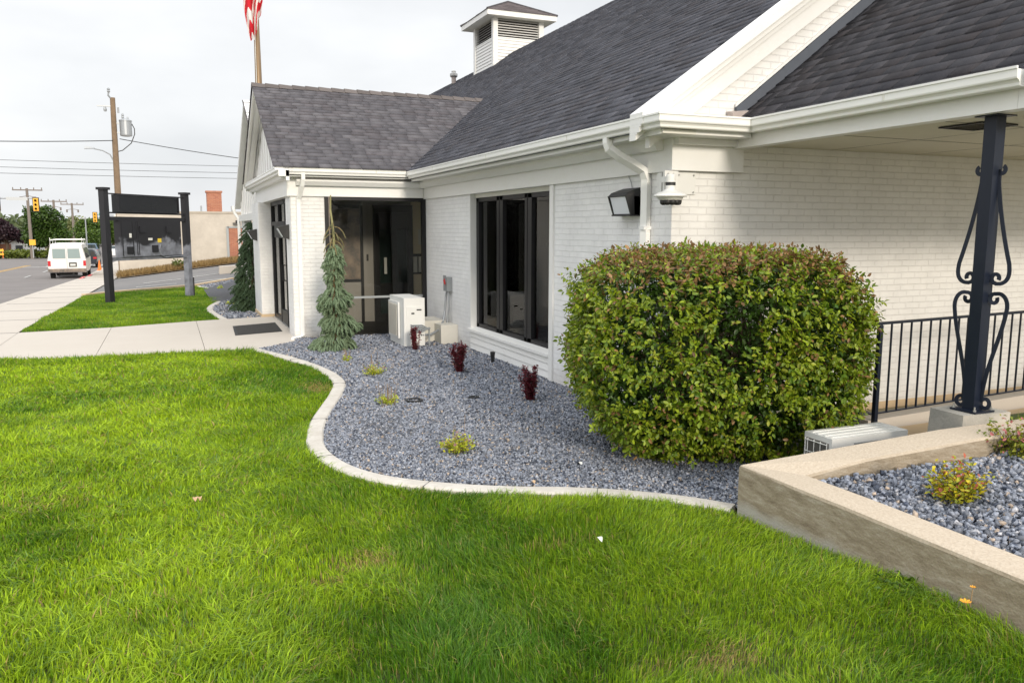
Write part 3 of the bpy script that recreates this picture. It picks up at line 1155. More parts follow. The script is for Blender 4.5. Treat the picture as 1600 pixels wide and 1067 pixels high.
# ------------------------------------------------------------------ the white building
bld = thing('office_building', 'white painted brick building with dark shingle roofs, gables and black framed windows', 'building', (0, 0, 0))
EZ = 2.95          # eave height at gutter top
PITCH = .704
RW = 6.2           # ridge x
YEND = 30.


def wall(bm_, m, name='wall'):
    return obj(name, bm_, m, bld)


# street wall (x = 0) in panels round the recessed window
bm = B(); box(bm, 0, .30, 0, 2.56, -.35, 2.50); wall(bm, 'brick_x')
bm = B(); box(bm, 0, .30, 5.62, 8.3, -.35, 2.50); wall(bm, 'brick_x')
bm = B(); box(bm, .302, 13, -.001, .28, -.5, 2.93)
WY = bm; wall(bm, 'brick_y')
bm = B(); box(bm, .001, .301, -.003, .0, -.5, 2.50); wall(bm, 'brick_y')
# gable wall above the eaves
bm = B()
prism(bm, [(.0, 2.85), (12.4, 2.85), (RW, EZ + PITCH * (RW + .45) - .12), (.0, EZ + PITCH * .45 - .12)], 'Y', .01, .25)
wall(bm, 'brick_y', 'gable_wall')
bm = B(); box(bm, .28, 13, -.012, -.003, -.5, .045); obj('foundation', bm, 'tan_slab', bld)
# vertical white boards at the window recess
bm = B(); box(bm, -.022, .30, 2.555, 2.66, -.2, 2.502); obj('corner_board', bm, 'trim', bld, bevel=.004)
bm = B(); box(bm, -.004, .30, 5.42 + .19, 5.63, -.2, 2.502); obj('corner_board', bm, 'trim', bld, bevel=.003)
# frieze and mouldings along the street side
bm = B()
prism(bm, [(-.045, 2.50), (.3, 2.50), (.3, 2.82), (-.045, 2.82)], 'Y', -.02, 8.05)
prism(bm, [(-.115, 2.70), (-.046, 2.70), (-.046, 2.80), (-.16, 2.80), (-.16, 2.765)], 'Y', .10, 8.0)
obj('frieze', bm, 'trim', bld)
bm = B()
prism(bm, [(-.355, 2.80), (-.001, 2.80), (-.001, 2.836), (-.355, 2.836)], 'Y', -.355, 7.65)
obj('soffit', bm, 'soffit', bld)
# box frieze at the corner on the gable side and its return soffit
bm = B(); box(bm, -.05, .775, -.06, -.004, 2.505, 2.80); obj('frieze', bm, 'trim', bld, bevel=.004)
bm = B(); box(bm, -.03, .775, -.13, -.061, 2.74, 2.80); obj('moulding', bm, 'trim', bld, bevel=.004)
bm = B(); box(bm, .0, .615, -.353, -.003, 2.801, 2.90); obj('cornice_return', bm, 'trim', bld)
bm = B()
hexa(bm, [(-.355, -.357, 2.901), (.615, -.357, 2.901), (.615, -.004, 2.901), (-.355, -.004, 2.901), (-.355, -.357, 2.955), (.615, -.357, 2.955), (.615, -.004, 3.0), (-.355, -.004, 3.0)])
obj('cornice_cap', bm, 'trim', bld)


# gutters: K-style profile swept along a path of the eave
def gutter(path, outs, name='gutter', close=True):
    prof = [(0, -.125), (.066, -.125), (.072, -.118), (.074, -.100), (.084, -.086), (.100, -.078), (.104, -.068), (.104, -.022), (.113, -.018), (.113, -.002), (.098, -.002), (.098, -.02), (0, -.02)]
    bm = B()
    rows = []
    n = len(path)
    for i, (p, o_) in enumerate(zip(path, outs)):
        rows.append([bm.verts.new((p[0] + o_[0] * a, p[1] + o_[1] * a, p[2] + b)) for a, b in prof])
    for p, q in zip(rows, rows[1:]):
        for k in range(len(prof)):
            kk = (k + 1) % len(prof)
            bm.faces.new((p[k], p[kk], q[kk], q[k]))
    bm.faces.new(rows[0][::-1]); bm.faces.new(rows[-1])
    go_ = obj(name, bm, 'gutter', bld)
    for (p, q), o_ in zip(zip(path, path[1:]), outs):
        a, b = Vector(p), Vector(q)
        L_ = (b - a).length
        k = 1.6
        n_ = (b - a).normalized().cross(Vector((0, 0, 1)))
        if n_.x * o_[0] + n_.y * o_[1] < 0: n_ = -n_
        while k < L_ - .3:
            c = a.lerp(b, k / L_) + n_ * .1045
            t_ = (b - a).normalized() * .012
            bm = B()
            hexa(bm, [tuple(c - t_ - n_ * .003 + Vector((0, 0, -.068))), tuple(c + t_ - n_ * .003 + Vector((0, 0, -.068))), tuple(c + t_ + n_ * .0015 + Vector((0, 0, -.068))), tuple(c - t_ + n_ * .0015 + Vector((0, 0, -.068))),
                      tuple(c - t_ - n_ * .003 + Vector((0, 0, -.02))), tuple(c + t_ - n_ * .003 + Vector((0, 0, -.02))), tuple(c + t_ + n_ * .0015 + Vector((0, 0, -.02))), tuple(c - t_ + n_ * .0015 + Vector((0, 0, -.02)))])
            obj('seam', bm, 'soffit', go_)
            k += 2.4
    return go_


gi = -.36   # face the gutter hangs on
GZ = 2.965
# valley with entrance wing at y=7.69 ; runs to the near corner, returns along the gable
gutter([(gi, 7.72, GZ), (gi, -.36, GZ), (.62, -.36, GZ), (.62, -3.0, GZ + .01)], [(-1, -1), (-1, -1), (-1, -1), (-1, -.0)])
gutter([(-2.60, 13.9, GZ + .03), (-2.60, 7.79, GZ + .03), (-.31, 7.79, GZ + .03)], [(-1, 0), (-1, -1), (0, -1)])
bm = B(); box(bm, gi + .0, gi + .03, -.33, 7.7, 2.795, 2.962); obj('fascia', bm, 'trim', bld)


# shingle roofs ------------------------------------------------------
def shingles(name, O, U, V, Lu, Lv, tones, e=.135, parent=None, tabw=(.13, .34), under=True, clip=None):
    """courses of tabs on a slope: O eave corner, U along the eave, V up the slope (unit vectors)"""
    O = np.array(O, float); U = np.array(U, float); V = np.array(V, float)
    Nn = np.cross(U, V)
    if Nn[2] < 0: Nn = -Nn
    rows = int(Lv / e) + 1
    A = []
    for r_ in range(rows):
        v0 = r_ * e
        u = -random.random() * .2
        while u < Lu:
            w_ = random.uniform(*tabw)
            u1 = min(u + w_, Lu)
            u0 = max(u, 0)
            if u1 - u0 > .01 and (clip is None or clip((u0 + u1) / 2, v0)):
                thick = random.random() < .45
                lo = random.choice((0, 0, -.004)) if thick else random.choice((.0, .004))
                A.append((u0, u1, v0 + lo, min(v0 + e + .02, Lv + .02), .017 if thick else .009, random.random()))
            u += w_ + random.uniform(0, .006)
    A = np.array(A)
    n = len(A)
    P = np.zeros((n, 8, 3))
    for k, (ui, vi, hi_) in enumerate(((0, 2, 0), (1, 2, 0), (1, 3, 0), (0, 3, 0), (0, 2, 1), (1, 2, 1), (1, 3, 1), (0, 3, 1))):
        hh = (A[:, 4] if vi == 2 else np.full(n, .003)) if hi_ else np.full(n, -.006)
        P[:, k] = O + U * A[:, ui][:, None] + V * A[:, vi][:, None] + Nn * hh[:, None]
    q = np.array([(4, 5, 6, 7), (0, 1, 5, 4), (1, 2, 6, 5), (3, 0, 4, 7)])
    F = (q[None] + (np.arange(n) * 8)[:, None, None]).reshape(-1, 4)
    t = A[:, 5]
    c0, c1 = np.array(tones[0]), np.array(tones[1])
    c = c0 + (c1 - c0) * (t[:, None] ** 1.4)
    if len(tones) > 2:
        k = rng.random(n) < .25
        c[k] = np.array(tones[2]) * rng.uniform(.8, 1.1, (k.sum(), 1))
    return np_mesh(name, P.reshape(-1, 3), F, 4, np.repeat(c, 4, 0), 'shingle', parent=parent, loc=(0, 0, 0))


DARK = [(.056, .058, .070), (.098, .101, .120), (.074, .073, .084)]  # main roof tones darkened and blued for its shaded slope
ca, sa = 1 / math.hypot(1, PITCH), PITCH / math.hypot(1, PITCH)
RIDZ = EZ + PITCH * (RW + .45)
roof = obj('roof', prism(B(), [(-.40, EZ - .02), (RW, RIDZ - .04), (2 * RW + .4, EZ - .02), (2 * RW + .4, EZ - .12), (RW, RIDZ - .16), (-.40, EZ - .12)], 'Y', -.07, YEND), 'flashing', bld)
shingles('shingles', (-.452, -.155, EZ + .01 + .006), (0, 1, 0), (ca, 0, sa), YEND + .15, (RW + .47) / ca, DARK, parent=roof)
bm = B()
for k in range(115):
    y = -.15 + k * .262
    hexa(bm, [(RW - .14, y, RIDZ - .09), (RW + .14, y, RIDZ - .09), (RW + .14, y + .3, RIDZ - .10), (RW - .14, y + .3, RIDZ - .10), (RW - .01, y, RIDZ + .03), (RW + .01, y, RIDZ + .03), (RW + .01, y + .3, RIDZ + .012), (RW - .01, y + .3, RIDZ + .012)])
o = obj('ridge_cap', bm, 'shingle', roof)


def flat_tone(o, c):
    a = o.data.attributes.new('tone', 'FLOAT_COLOR', 'FACE')
    n = len(o.data.polygons)
    arr = np.ones((n, 4), np.float32); arr[:, :3] = np.array(c) * rng.uniform(.8, 1.2, (n, 1))
    a.data.foreach_set('color', arr.ravel())


flat_tone(o, (.06, .06, .066))
# rake boards on the near gable, stepped mouldings
def rake(bm, top, bot, y0, y1, x0=-.47, x1=RW):
    """board following the roof slope; top/bot offsets in z below the roof surface"""
    rz = lambda x: EZ + .02 + PITCH * (x + .45)
    hexa(bm, [(x0, y0, rz(x0) - bot), (x1, y0, rz(x1) - bot), (x1, y1, rz(x1) - bot), (x0, y1, rz(x0) - bot),
              (x0, y0, rz(x0) - top), (x1, y0, rz(x1) - top), (x1, y1, rz(x1) - top), (x0, y1, rz(x0) - top)])


bm = B(); rake(bm, -.038, .065, -.20, .02); rake(bm, .066, .085, -.17, .02); rake(bm, .086, .135, -.150, .02); rake(bm, .136, .15, -.105, .02); rake(bm, .151, .20, -.09, .02)
obj('rake_moulding', bm, 'trim', bld)
bm = B(); rake(bm, .201, .375, -.055, .02, x0=-.3); obj('rake_board', bm, 'trim', bld)

# ---- porch roof on the right
PXE, PP = .64, .76
prz = lambda x: EZ + .01 + PP * (x - PXE)
PR = 4.6
proof = obj('porch_roof', prism(B(), [(PXE + .06, EZ), (PR, prz(PR) - .04), (2 * PR - PXE, EZ), (2 * PR - PXE, EZ - .1), (PR, prz(PR) - .16), (PXE + .06, EZ - .1)], 'Y', -2.98, -.004), 'flashing', bld)
cb, sb = 1 / math.hypot(1, PP), PP / math.hypot(1, PP)
shingles('shingles', (PXE - .03, -3.0, EZ - .012), (0, 1, 0), (cb, 0, sb), 2.985, (PR - PXE) / cb, [(.040, .040, .047), (.062, .061, .069), (.048, .045, .050)], parent=proof)  # darkest tones: shade of the porch slope put into the colour
bm = B()
x = PXE + .05
while x < PR:
    x2 = x + .28
    hexa(bm, [(x, -.045, prz(x) + .008), (x2, -.045, prz(x2) + .008), (x2, -.003, prz(x2) + .008), (x, -.003, prz(x) + .008),
              (x, -.030, prz(x) + .125), (x2 + .01, -.030, prz(x2) + .125), (x2 + .01, -.003, prz(x2) + .125), (x, -.003, prz(x) + .125)])
    x = x2
obj('step_flashing', bm, 'flashing', bld)
bm = B()
hexa(bm, [(PXE - .02, -.10, EZ + .02), (PXE + .16, -.10, EZ + .02), (PXE + .16, -.003, EZ + .02), (PXE - .02, -.003, EZ + .02), (PXE - .05, -.10, EZ + .11), (PXE + .16, -.08, EZ + .14), (PXE + .16, -.003, EZ + .16), (PXE - .05, -.003, EZ + .13)])
obj('kickout_flashing', bm, 'vent_metal', bld)
bm = B()
hexa(bm, [(PXE + .05, -.02, prz(PXE + .05) + .13), (PR, -.02, prz(PR) + .13), (PR, .0, prz(PR) + .13), (PXE + .05, .0, prz(PXE + .05) + .13),
          (PXE + .05, -.02, prz(PXE + .05) + .16), (PR, -.02, prz(PR) + .16), (PR, .0, prz(PR) + .16), (PXE + .05, .0, prz(PXE + .05) + .16)])
obj('flashing_trim', bm, 'trim', bld)
# porch beam, ceiling, gable end
bm = B(); box(bm, .64, .76, -2.93, -.062, 2.725, 2.90); obj('porch_beam', bm, 'trim', bld, bevel=.004)
bm = B(); box(bm, .64, 8.5, -3.06, -2.932, 2.725, 2.93); obj('porch_beam', bm, 'trim', bld, bevel=.004)
bm = B(); box(bm, .762, 8.4, -2.928, -.013, 2.765, 2.79)
obj('porch_ceiling', bm, 'porch_ceiling', bld)
bm = B()
for x in (1.9, 3.1, 4.3):
    box(bm, x, x + .006, -2.92, -.02, 2.7635, 2.7645)
for y in (-1.1, -2.1):
    box(bm, .78, 8, y, y + .006, 2.7615, 2.7635)
obj('ceiling_joint', bm, 'grille_dark', bld)
bm = B()
prism(bm, [(PXE - .05, 2.93), (2 * PR - PXE, 2.93), (PR, prz(PR) - .02), (PXE - .05, EZ - .01)], 'Y', -3.04, -2.99)
obj('porch_gable', bm, 'trim', bld)
bm = B()
hexa(bm, [(PXE - .09, -3.10, EZ - .10), (PR, -3.10, prz(PR) - .14), (PR, -3.045, prz(PR) - .14), (PXE - .09, -3.045, EZ - .10), (PXE - .09, -3.10, EZ + .02), (PR, -3.10, prz(PR) + .04), (PR, -3.045, prz(PR) + .04), (PXE - .09, -3.045, EZ + .02)])
obj('rake_board', bm, 'trim', bld)
# ceiling grille: a dark register set in the porch ceiling
vt = thing('ceiling_register', 'small dark square vent grille in the porch ceiling', 'vent', (1.45, -2.05, 2.76))
bm = B()
for a in range(4):
    x0, x1, y0, y1 = ((1.25, 1.65, -2.22, -2.20), (1.25, 1.65, -1.86, -1.84), (1.25, 1.27, -2.199, -1.861), (1.63, 1.65, -2.199, -1.861))[a]
    box(bm, x0, x1, y0, y1, 2.75, 2.761)
obj('frame', bm, 'black_frame', vt)
bm = B()
for k in range(9):
    y = -2.19 + k * .037
    hexa(bm, [(1.272, y, 2.752), (1.628, y, 2.752), (1.628, y + .004, 2.752), (1.272, y + .004, 2.752), (1.272, y + .015, 2.760), (1.628, y + .015, 2.760), (1.628, y + .019, 2.760), (1.272, y + .019, 2.760)])
obj('louvre', bm, 'grille_dark', vt)

# ---- porch post: square steel post with scrolled flat bars
PXc, PYc = .80, -2.665
post = thing('porch_post', 'dark blue black iron porch post with scrolled side bars on concrete pier', 'post', (PXc, PYc, .675), 0)
Z0, Z1 = 0., 2.724 - .675
bm = B(); box(bm, -.046, .046, -.046, .046, .012, Z1 - .008); obj('shaft', bm, 'black_iron', post, local=True, bevel=.005)
bm = B(); box(bm, -.10, .10, -.10, .10, 0, .012); obj('base_plate', bm, 'black_iron', post, local=True, bevel=.002)
bm = B(); box(bm, -.09, .09, -.09, .09, Z1 - .008, Z1); obj('cap_plate', bm, 'black_iron', post, local=True)
for sx_, sy_ in ((-1, -1), (1, -1), (-1, 1), (1, 1)):
    bm = B(); lathe(bm, [(.011, .012), (.011, .024), (.006, .025), (.006, .045)], (sx_ * .082, sy_ * .082, 0), 6); obj('bolt', bm, 'steel', post, local=True)


def scroll(cx_, cz_, r0, r1, a0, a1, n=22):
    o = []
    for k in range(n + 1):
        t = k / n
        a = a0 + (a1 - a0) * t
        r_ = r0 + (r1 - r0) * t
        o.append((cx_ + r_ * math.cos(a), cz_ + r_ * math.sin(a)))
    return o


def bar2d(pts, side, ang):
    bm = B()
    c_, s_ = math.cos(ang), math.sin(ang)
    tube(bm, [(u * .82 * side * c_, u * .82 * side * s_, z) for u, z in pts], 0, flat=(.008, .026))
    # make the flat face look outwards
    return bm


def bez(p0, p1, p2, p3, n=14):
    o = []
    for k in range(n + 1):
        t = k / n
        o.append(tuple((1 - t) ** 3 * a + 3 * (1 - t) ** 2 * t * b + 3 * (1 - t) * t * t * c + t ** 3 * d for a, b, c, d in zip(p0, p1, p2, p3)))
    return o


zs1 = 1.84 - .20     # top scroll height
zm = .875            # middle waist
top_curl = scroll(.083, zs1 + .045, .012, .030, R(-60), R(-60 + 540 - 90))[::-1]
upper = ([(.083 + .024 * math.cos(a), zs1 + .045 + .026 * math.sin(a)) for a in np.linspace(R(430), R(180), 18)]
         + bez((.059, zs1 + .04), (.062, zs1 - .05), (.10, zs1 - .3), (.195, zm + .17)) 
         + bez((.197, zm + .15), (.21, zm + .085), (.185, zm + .045), (.14, zm + .035), 8)[1:]
         + [(.105 + .034 * math.cos(a), zm + .065 + .032 * math.sin(a)) for a in np.linspace(R(270), R(-60 - 20), 2)][:1]
         + [(.103 + .036 * math.cos(a) * (1 - .35 * t), zm + .072 + .036 * math.sin(a) * (1 - .35 * t)) for t, a in zip(np.linspace(0, 1, 16), np.linspace(R(-90), R(-90 - 300), 16))])
lower = ([(.103 + .036 * math.cos(a) * (1 - .35 * t), zm - .072 + .036 * math.sin(a) * (1 - .35 * t)) for t, a in zip(np.linspace(1, 0, 16), np.linspace(R(90 + 300), R(90), 16))]
         + bez((.14, zm - .034), (.185, zm - .04), (.215, zm - .09), (.205, zm - .15), 8)
         + bez((.205, zm - .16), (.16, zm - .4), (.09, .35), (.068, .12))[1:]
         + [(.098 + .034 * math.cos(a), .062 + .034 * math.sin(a)) for a in np.linspace(R(170), R(-150), 20)])
for side, ang in ((1, 0), (-1, 0)):
    obj('scroll_bar', bar2d(upper, side, R(-72)), 'black_iron', post, local=True)
    obj('scroll_bar', bar2d(lower, side, R(-72)), 'black_iron', post, local=True)
# pier
bm = B()
hexa(bm, [(.57, -2.752, -.2), (1.05, -2.752, -.2), (1.07, -2.44, -.2), (.59, -2.44, -.2), (.60, -2.756, .672), (1.02, -2.80, .672), (1.04, -2.48, .672), (.61, -2.48, .672)])
tag(obj('pier', bm, 'pier_concrete', bevel=.018), 'chipped concrete pier block under the iron porch post', 'pier')

# ---- recessed triple window on the street wall
win = obj('window', box(B(), .12, .135, 2.66, 5.612, .395, 2.46), 'black_frame', bld)
# turn that backing into just a frame: replaced by rails and stiles
bm = B()
for y0, y1 in ((2.66, 2.74), (3.47, 3.60), (3.62, 3.70), (4.50, 4.62), (4.64, 4.74), (5.50, 5.612)):
    box(bm, .10, .19, y0, y1, .40, 2.44)
box(bm, .10, .19, 2.66, 5.612, 2.38, 2.441)
box(bm, .10, .19, 2.66, 5.612, .395, .455)
me = win.data
bpy.data.meshes.remove(me) if False else None
nm = bpy.data.meshes.new('window')
bm.to_mesh(nm); bm.free(); nm.materials.append(MAT['black_frame'])
win.data = nm
for y0, y1 in ((2.74, 3.47), (3.70, 4.50), (4.74, 5.50)):
    bm = B(); box(bm, .140, .146, y0 - .01, y1 + .01, .45, 2.39); obj('pane', bm, 'glass', win)
bm = B(); box(bm, .085, .30, 2.66, 5.61, 2.442, 2.503); obj('window_head', bm, 'soffit', bld)
bm = B()
prism(bm, [(-.035, .325), (.13, .335), (.13, .41), (.10, .395), (-.035, .362)], 'Y', 2.661, 5.68); obj('window_sill', bm, 'trim', bld, bevel=.004)
bm = B()
z = -.25
while z < .31:
    prism(bm, [(-.012, z), (.02, z), (.02, z + .098), (.004, z + .098)], 'Y', 2.661, 5.61); z += .0985
box(bm, .021, .28, 2.661, 5.61, -.3, .326)
obj('siding', bm, 'trim', bld)
# the dim room behind
room = bld
bm = B()
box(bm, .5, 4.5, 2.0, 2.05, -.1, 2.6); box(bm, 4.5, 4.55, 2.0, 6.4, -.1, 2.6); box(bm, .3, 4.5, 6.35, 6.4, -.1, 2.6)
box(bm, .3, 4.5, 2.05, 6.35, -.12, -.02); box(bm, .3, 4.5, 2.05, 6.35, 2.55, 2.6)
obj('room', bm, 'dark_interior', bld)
bm = B(); box(bm, .22, .25, 5.32, 5.52, .45, 2.40); obj('curtain', bm, 'grey_curtain', bld)
bm = B()
for k in range(9):
    box(bm, .75 + k * .001, .77 + k * .001, 3.92 + k * .2, 4.08 + k * .2, .3, 2.35)
obj('vertical_blind', bm, 'dark_interior', bld)
bm = B(); box(bm, .26, .33, 2.75, 3.42, .46, 2.30); obj('interior_pier', bm, 'tan_blind', bld)

# ---- entrance wing
EY0, EY1 = 8.05, 13.3
EAP_Y, EAP_Z = 10.66, 4.79
ewp = (EAP_Z - 2.99) / (EAP_Y - 7.64)
bm = B(); box(bm, -2.44, -1.86, 8.05, 8.10, -.3, 2.52); wall(bm, 'brick_y')
bm = B(); box(bm, -2.443, -1.90, 8.101, 8.72, -.3, 2.52); wall(bm, 'brick_x')
bm = B(); box(bm, -2.60, -2.10, 11.90, 11.95, .09, 2.52); wall(bm, 'brick_y')
bm = B(); box(bm, -2.603, -2.10, 11.951, 13.3, .0, 2.52); wall(bm, 'brick_x')
bm = B(); box(bm, -2.62, -2.09, 11.885, 13.3, -.3, .088); obj('pilaster_base', bm, 'tan_slab', bld)
# friezes
bm = B()
prism(bm, [(8.01, 2.52), (8.10, 2.52), (8.10, 2.86), (8.01, 2.86)], 'X', -2.50, -.05)
prism(bm, [(7.93, 2.70), (8.009, 2.70), (8.009, 2.80), (7.87, 2.80), (7.87, 2.77)], 'X', -2.35, -.12)
box(bm, -2.50, -2.36, 8.101, 13.3, 2.52, 2.86)
obj('frieze', bm, 'trim', bld)
bm = B()
box(bm, -2.62, -.35, 7.79, 8.009, 2.861, 2.885); box(bm, -2.62, -2.30, 8.01, 13.8, 2.861, 2.885)
obj('soffit', bm, 'soffit', bld)
bm = B()
prism(bm, [(-2.60, 2.80), (-2.50, 2.80), (-2.50, 2.86), (-2.62, 2.86)], 'Y', 7.9, 13.7)
obj('bed_moulding', bm, 'trim', bld)
bm = B(); box(bm, -2.645, -2.45, 7.745, 7.95, 2.887, 2.984); obj('eave_return', bm, 'trim', bld)
bm = B(); box(bm, -2.60, -.3, 7.79, 7.82, 2.84, 2.99); obj('fascia', bm, 'trim', bld)
# gable face of the wing (board and batten)
bm = B()
eg = lambda y: 2.99 + ewp * (y - 7.64)
prism(bm, [(7.8, 2.93), (13.6, 2.93), (13.6, 3.0), (EAP_Y, EAP_Z - .06), (7.8, 3.04)], 'X', -2.50, -2.44)
obj('gable_wall', bm, 'trim', bld)
for k in range(13):
    y = 8.15 + k * .42
    h = (EAP_Z - .12) - ewp * abs(y - EAP_Y) - .03
    if h > 3.05:
        bm = B(); box(bm, -2.518, -2.501, y, y + .045, 2.94, h); obj('batten', bm, 'trim', bld)
bm = B()
for s_ in (-1, 1):
    ye = EAP_Y + s_ * 3.05
    for x0, x1, t0, t1 in ((-2.735, -2.60, .045, .15), (-2.68, -2.505, .151, .22), (-2.56, -2.503, .221, .36)):
        a = [(x0, EAP_Y, EAP_Z + .01 - t1), (x1, EAP_Y, EAP_Z + .01 - t1), (x1, ye, 2.98 - t1 + .0), (x0, ye, 2.98 - t1 + .0)]
        b = [(x0, EAP_Y, EAP_Z + .01 - t0), (x1, EAP_Y, EAP_Z + .01 - t0), (x1, ye, 2.98 - t0), (x0, ye, 2.98 - t0)]
        a = [(p[0], p[1], max(p[2], 2.93)) for p in a]
        hexa(bm, a + b)
obj('rake_moulding', bm, 'trim', bld)
ce, se = 1 / math.hypot(1, ewp), ewp / math.hypot(1, ewp)
eroof = obj('entrance_roof', prism(B(), [(7.83, 3.06), (EAP_Y, EAP_Z - .03), (2 * EAP_Y - 7.70, 2.985), (2 * EAP_Y - 7.7, 2.90), (EAP_Y, EAP_Z - .14), (7.83, 2.96)], 'X', -2.60, 2.4), 'flashing', bld)
shingles('shingles', (-2.76, 7.65, 3.0 - .012), (1, 0, 0), (0, ce, se), 5.3, (EAP_Y - 7.65) / ce, [(.088, .086, .097), (.138, .134, .147), (.110, .104, .115)], parent=eroof)  # paler tones: sunlight on this slope put into the colour
shingles('shingles', (-2.76, 2 * EAP_Y - 7.65, 3.0 - .012), (1, 0, 0), (0, -ce, se), 5.0, (EAP_Y - 7.65) / ce, [(.095, .090, .098), (.145, .136, .146)], parent=eroof)
bm = B()
for k in range(20):
    x = -2.76 + k * .262
    hexa(bm, [(x, EAP_Y - .13, EAP_Z - .06), (x + .3, EAP_Y - .13, EAP_Z - .075), (x + .3, EAP_Y + .13, EAP_Z - .075), (x, EAP_Y + .13, EAP_Z - .06),
              (x, EAP_Y - .01, EAP_Z + .035), (x + .3, EAP_Y - .01, EAP_Z + .015), (x + .3, EAP_Y + .01, EAP_Z + .015), (x, EAP_Y + .01, EAP_Z + .035)])
o = obj('ridge_cap', bm, 'shingle', eroof); flat_tone(o, (.12, .105, .10))

# glazed entrance door (faces the street)
door = obj('door', box(B(), -2.33, -2.27, 8.73, 8.80, .03, 2.52), 'black_frame', bld)
bm = B()
for y0, y1 in ((8.72, 8.82), (9.66, 9.76), (10.66, 10.76), (11.80, 11.90)):
    box(bm, -2.34, -2.26, y0, y1, .03, 2.50)
box(bm, -2.34, -2.26, 8.72, 11.90, 2.44, 2.52); box(bm, -2.34, -2.26, 8.72, 11.90, 2.02, 2.10); box(bm, -2.33, -2.27, 8.82, 10.66, .03, .32); box(bm, -2.33, -2.27, 10.76, 11.8, .03, .12)
box(bm, -2.42, -2.25, 8.80, 10.7, 1.78, 2.02)
nm = bpy.data.meshes.new('door'); bm.to_mesh(nm); bm.free(); nm.materials.append(MAT['black_frame']); door.data = nm
bm = B(); box(bm, -2.302, -2.296, 8.82, 11.80, .1, 2.45); obj('pane', bm, 'door_glass', door)
bm = B()
bm.free()
for y in (9.60, 9.82):
    bm = B(); tube(bm, [(-2.34, y, .95), (-2.40, y, .95), (-2.40, y, 1.25), (-2.34, y, 1.25)], .012, 6); obj('handle', bm, 'black_frame', door)
bm = B(); box(bm, -2.36, -2.25, 8.72, 11.90, .028, .045); obj('threshold', bm, 'steel', door)

# glazed vestibule opening (faces the camera side)
vf = obj('window', B(), 'black_frame', bld)
bm = B()
box(bm, -1.855, -1.795, 8.02, 8.12, .02, 2.516)
box(bm, -.075, -.002, 8.02, 8.12, .02, 2.516)
box(bm, -1.794, -.076, 8.03, 8.10, 2.46, 2.516)
box(bm, -1.794, -.076, 8.03, 8.10, -.02, .045)
bm.to_mesh(vf.data); bm.free()
bm = B(); box(bm, -1.794, -.076, 8.04, 8.09, .70, .738); obj('transom_bar', bm, 'grey_box', vf)
bm = B(); box(bm, -1.80, -.07, 8.062, 8.068, .04, 2.47); obj('pane', bm, 'glass', vf)
bm = B(); box(bm, -1.795, -1.775, 8.0, 8.019, .02, 2.516); obj('jamb', bm, 'bumper', vf)
# vestibule interior
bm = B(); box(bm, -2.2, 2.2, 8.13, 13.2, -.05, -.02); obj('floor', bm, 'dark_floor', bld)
bm = B(); box(bm, -2.2, 2.2, 8.13, 13.2, 2.53, 2.56); obj('ceiling', bm, 'interior_wall', bld)
bm = B(); box(bm, -.63, -.40, 10.60, 10.70, -.02, 2.53); box(bm, -2.22, -1.22, 10.60, 10.70, -.02, 2.53); box(bm, -.40, .46, 10.70, 10.74, -.02, 2.53); obj('partition', bm, 'interior_wall', bld)
bm = B(); box(bm, .461, 1.3, 10.60, 10.70, -.02, 2.53); box(bm, 1.0, 1.1, 8.3, 10.59, -.02, 2.53); obj('partition', bm, 'interior_brick', bld)
idr = obj('interior_door', B(), 'black_frame', bld)
bm = B()
box(bm, -.40, .46, 10.53, 10.62, 2.30, 2.46)
for x0, x1 in ((-.40, -.28), (-.02, .10), (.34, .46)):
    box(bm, x0, x1, 10.53, 10.62, -.02, 2.299)
for z0_, z1_ in ((.48, .80), (-.02, .14), (1.95, 2.299)):
    box(bm, -.279, -.021, 10.55, 10.60, z0_, z1_); box(bm, .101, .339, 10.55, 10.60, z0_, z1_)
bm.to_mesh(idr.data); bm.free()
for x0, x1 in ((-.27, -.03), (.11, .33)):
    bm = B(); box(bm, x0, x1, 10.57, 10.58, .1, 2.0); obj('pane', bm, 'door_glass', idr)
bm = B(); box(bm, -.18, -.12, 10.545, 10.549, 1.0, 1.35); obj('notice', bm, 'paper', idr)
ip = obj('interior_panel', B(), 'black_frame', bld)
bm = B()
box(bm, -.69, -.63, 10.52, 10.59, -.02, 2.45); box(bm, -1.30, -.691, 10.54, 10.58, 2.38, 2.45); box(bm, -1.30, -.691, 10.54, 10.58, .84, .90); box(bm, -1.36, -1.301, 10.52, 10.59, -.02, 2.45)
bm.to_mesh(ip.data); bm.free()
bm = B(); box(bm, -1.30, -.691, 10.556, 10.564, .90, 2.38); obj('pane', bm, 'bumper', ip)
bm = B(); box(bm, -1.30, -.691, 10.556, 10.564, -.02, .84); obj('lower_panel', bm, 'interior_wall', ip)
bm = B(); box(bm, -.55, -.51, 10.58, 10.599, 1.28, 1.42); obj('wall_switch', bm, 'black_plastic', bld)
# brochure rack and notices on the interior brick
rk = thing('brochure_rack', 'black three pocket rack on the wall inside the vestibule', 'rack', (.70, 10.57, .95))
bm = B(); box(bm, .42, .86, 10.575, 10.598, .98, 1.42)
obj('back_panel', bm, 'black_frame', rk)
for k in range(3):
    bm = B(); box(bm, .46 + k * .13, .56 + k * .13, 10.55, 10.574, 1.02, 1.36); obj('sheet', bm, 'paper', rk)
bm = B(); box(bm, .60, .74, 10.585, 10.597, 1.62, 1.95); tag(obj('notice', bm, 'paper'), 'pale paper notice above the rack inside the vestibule', 'notice')

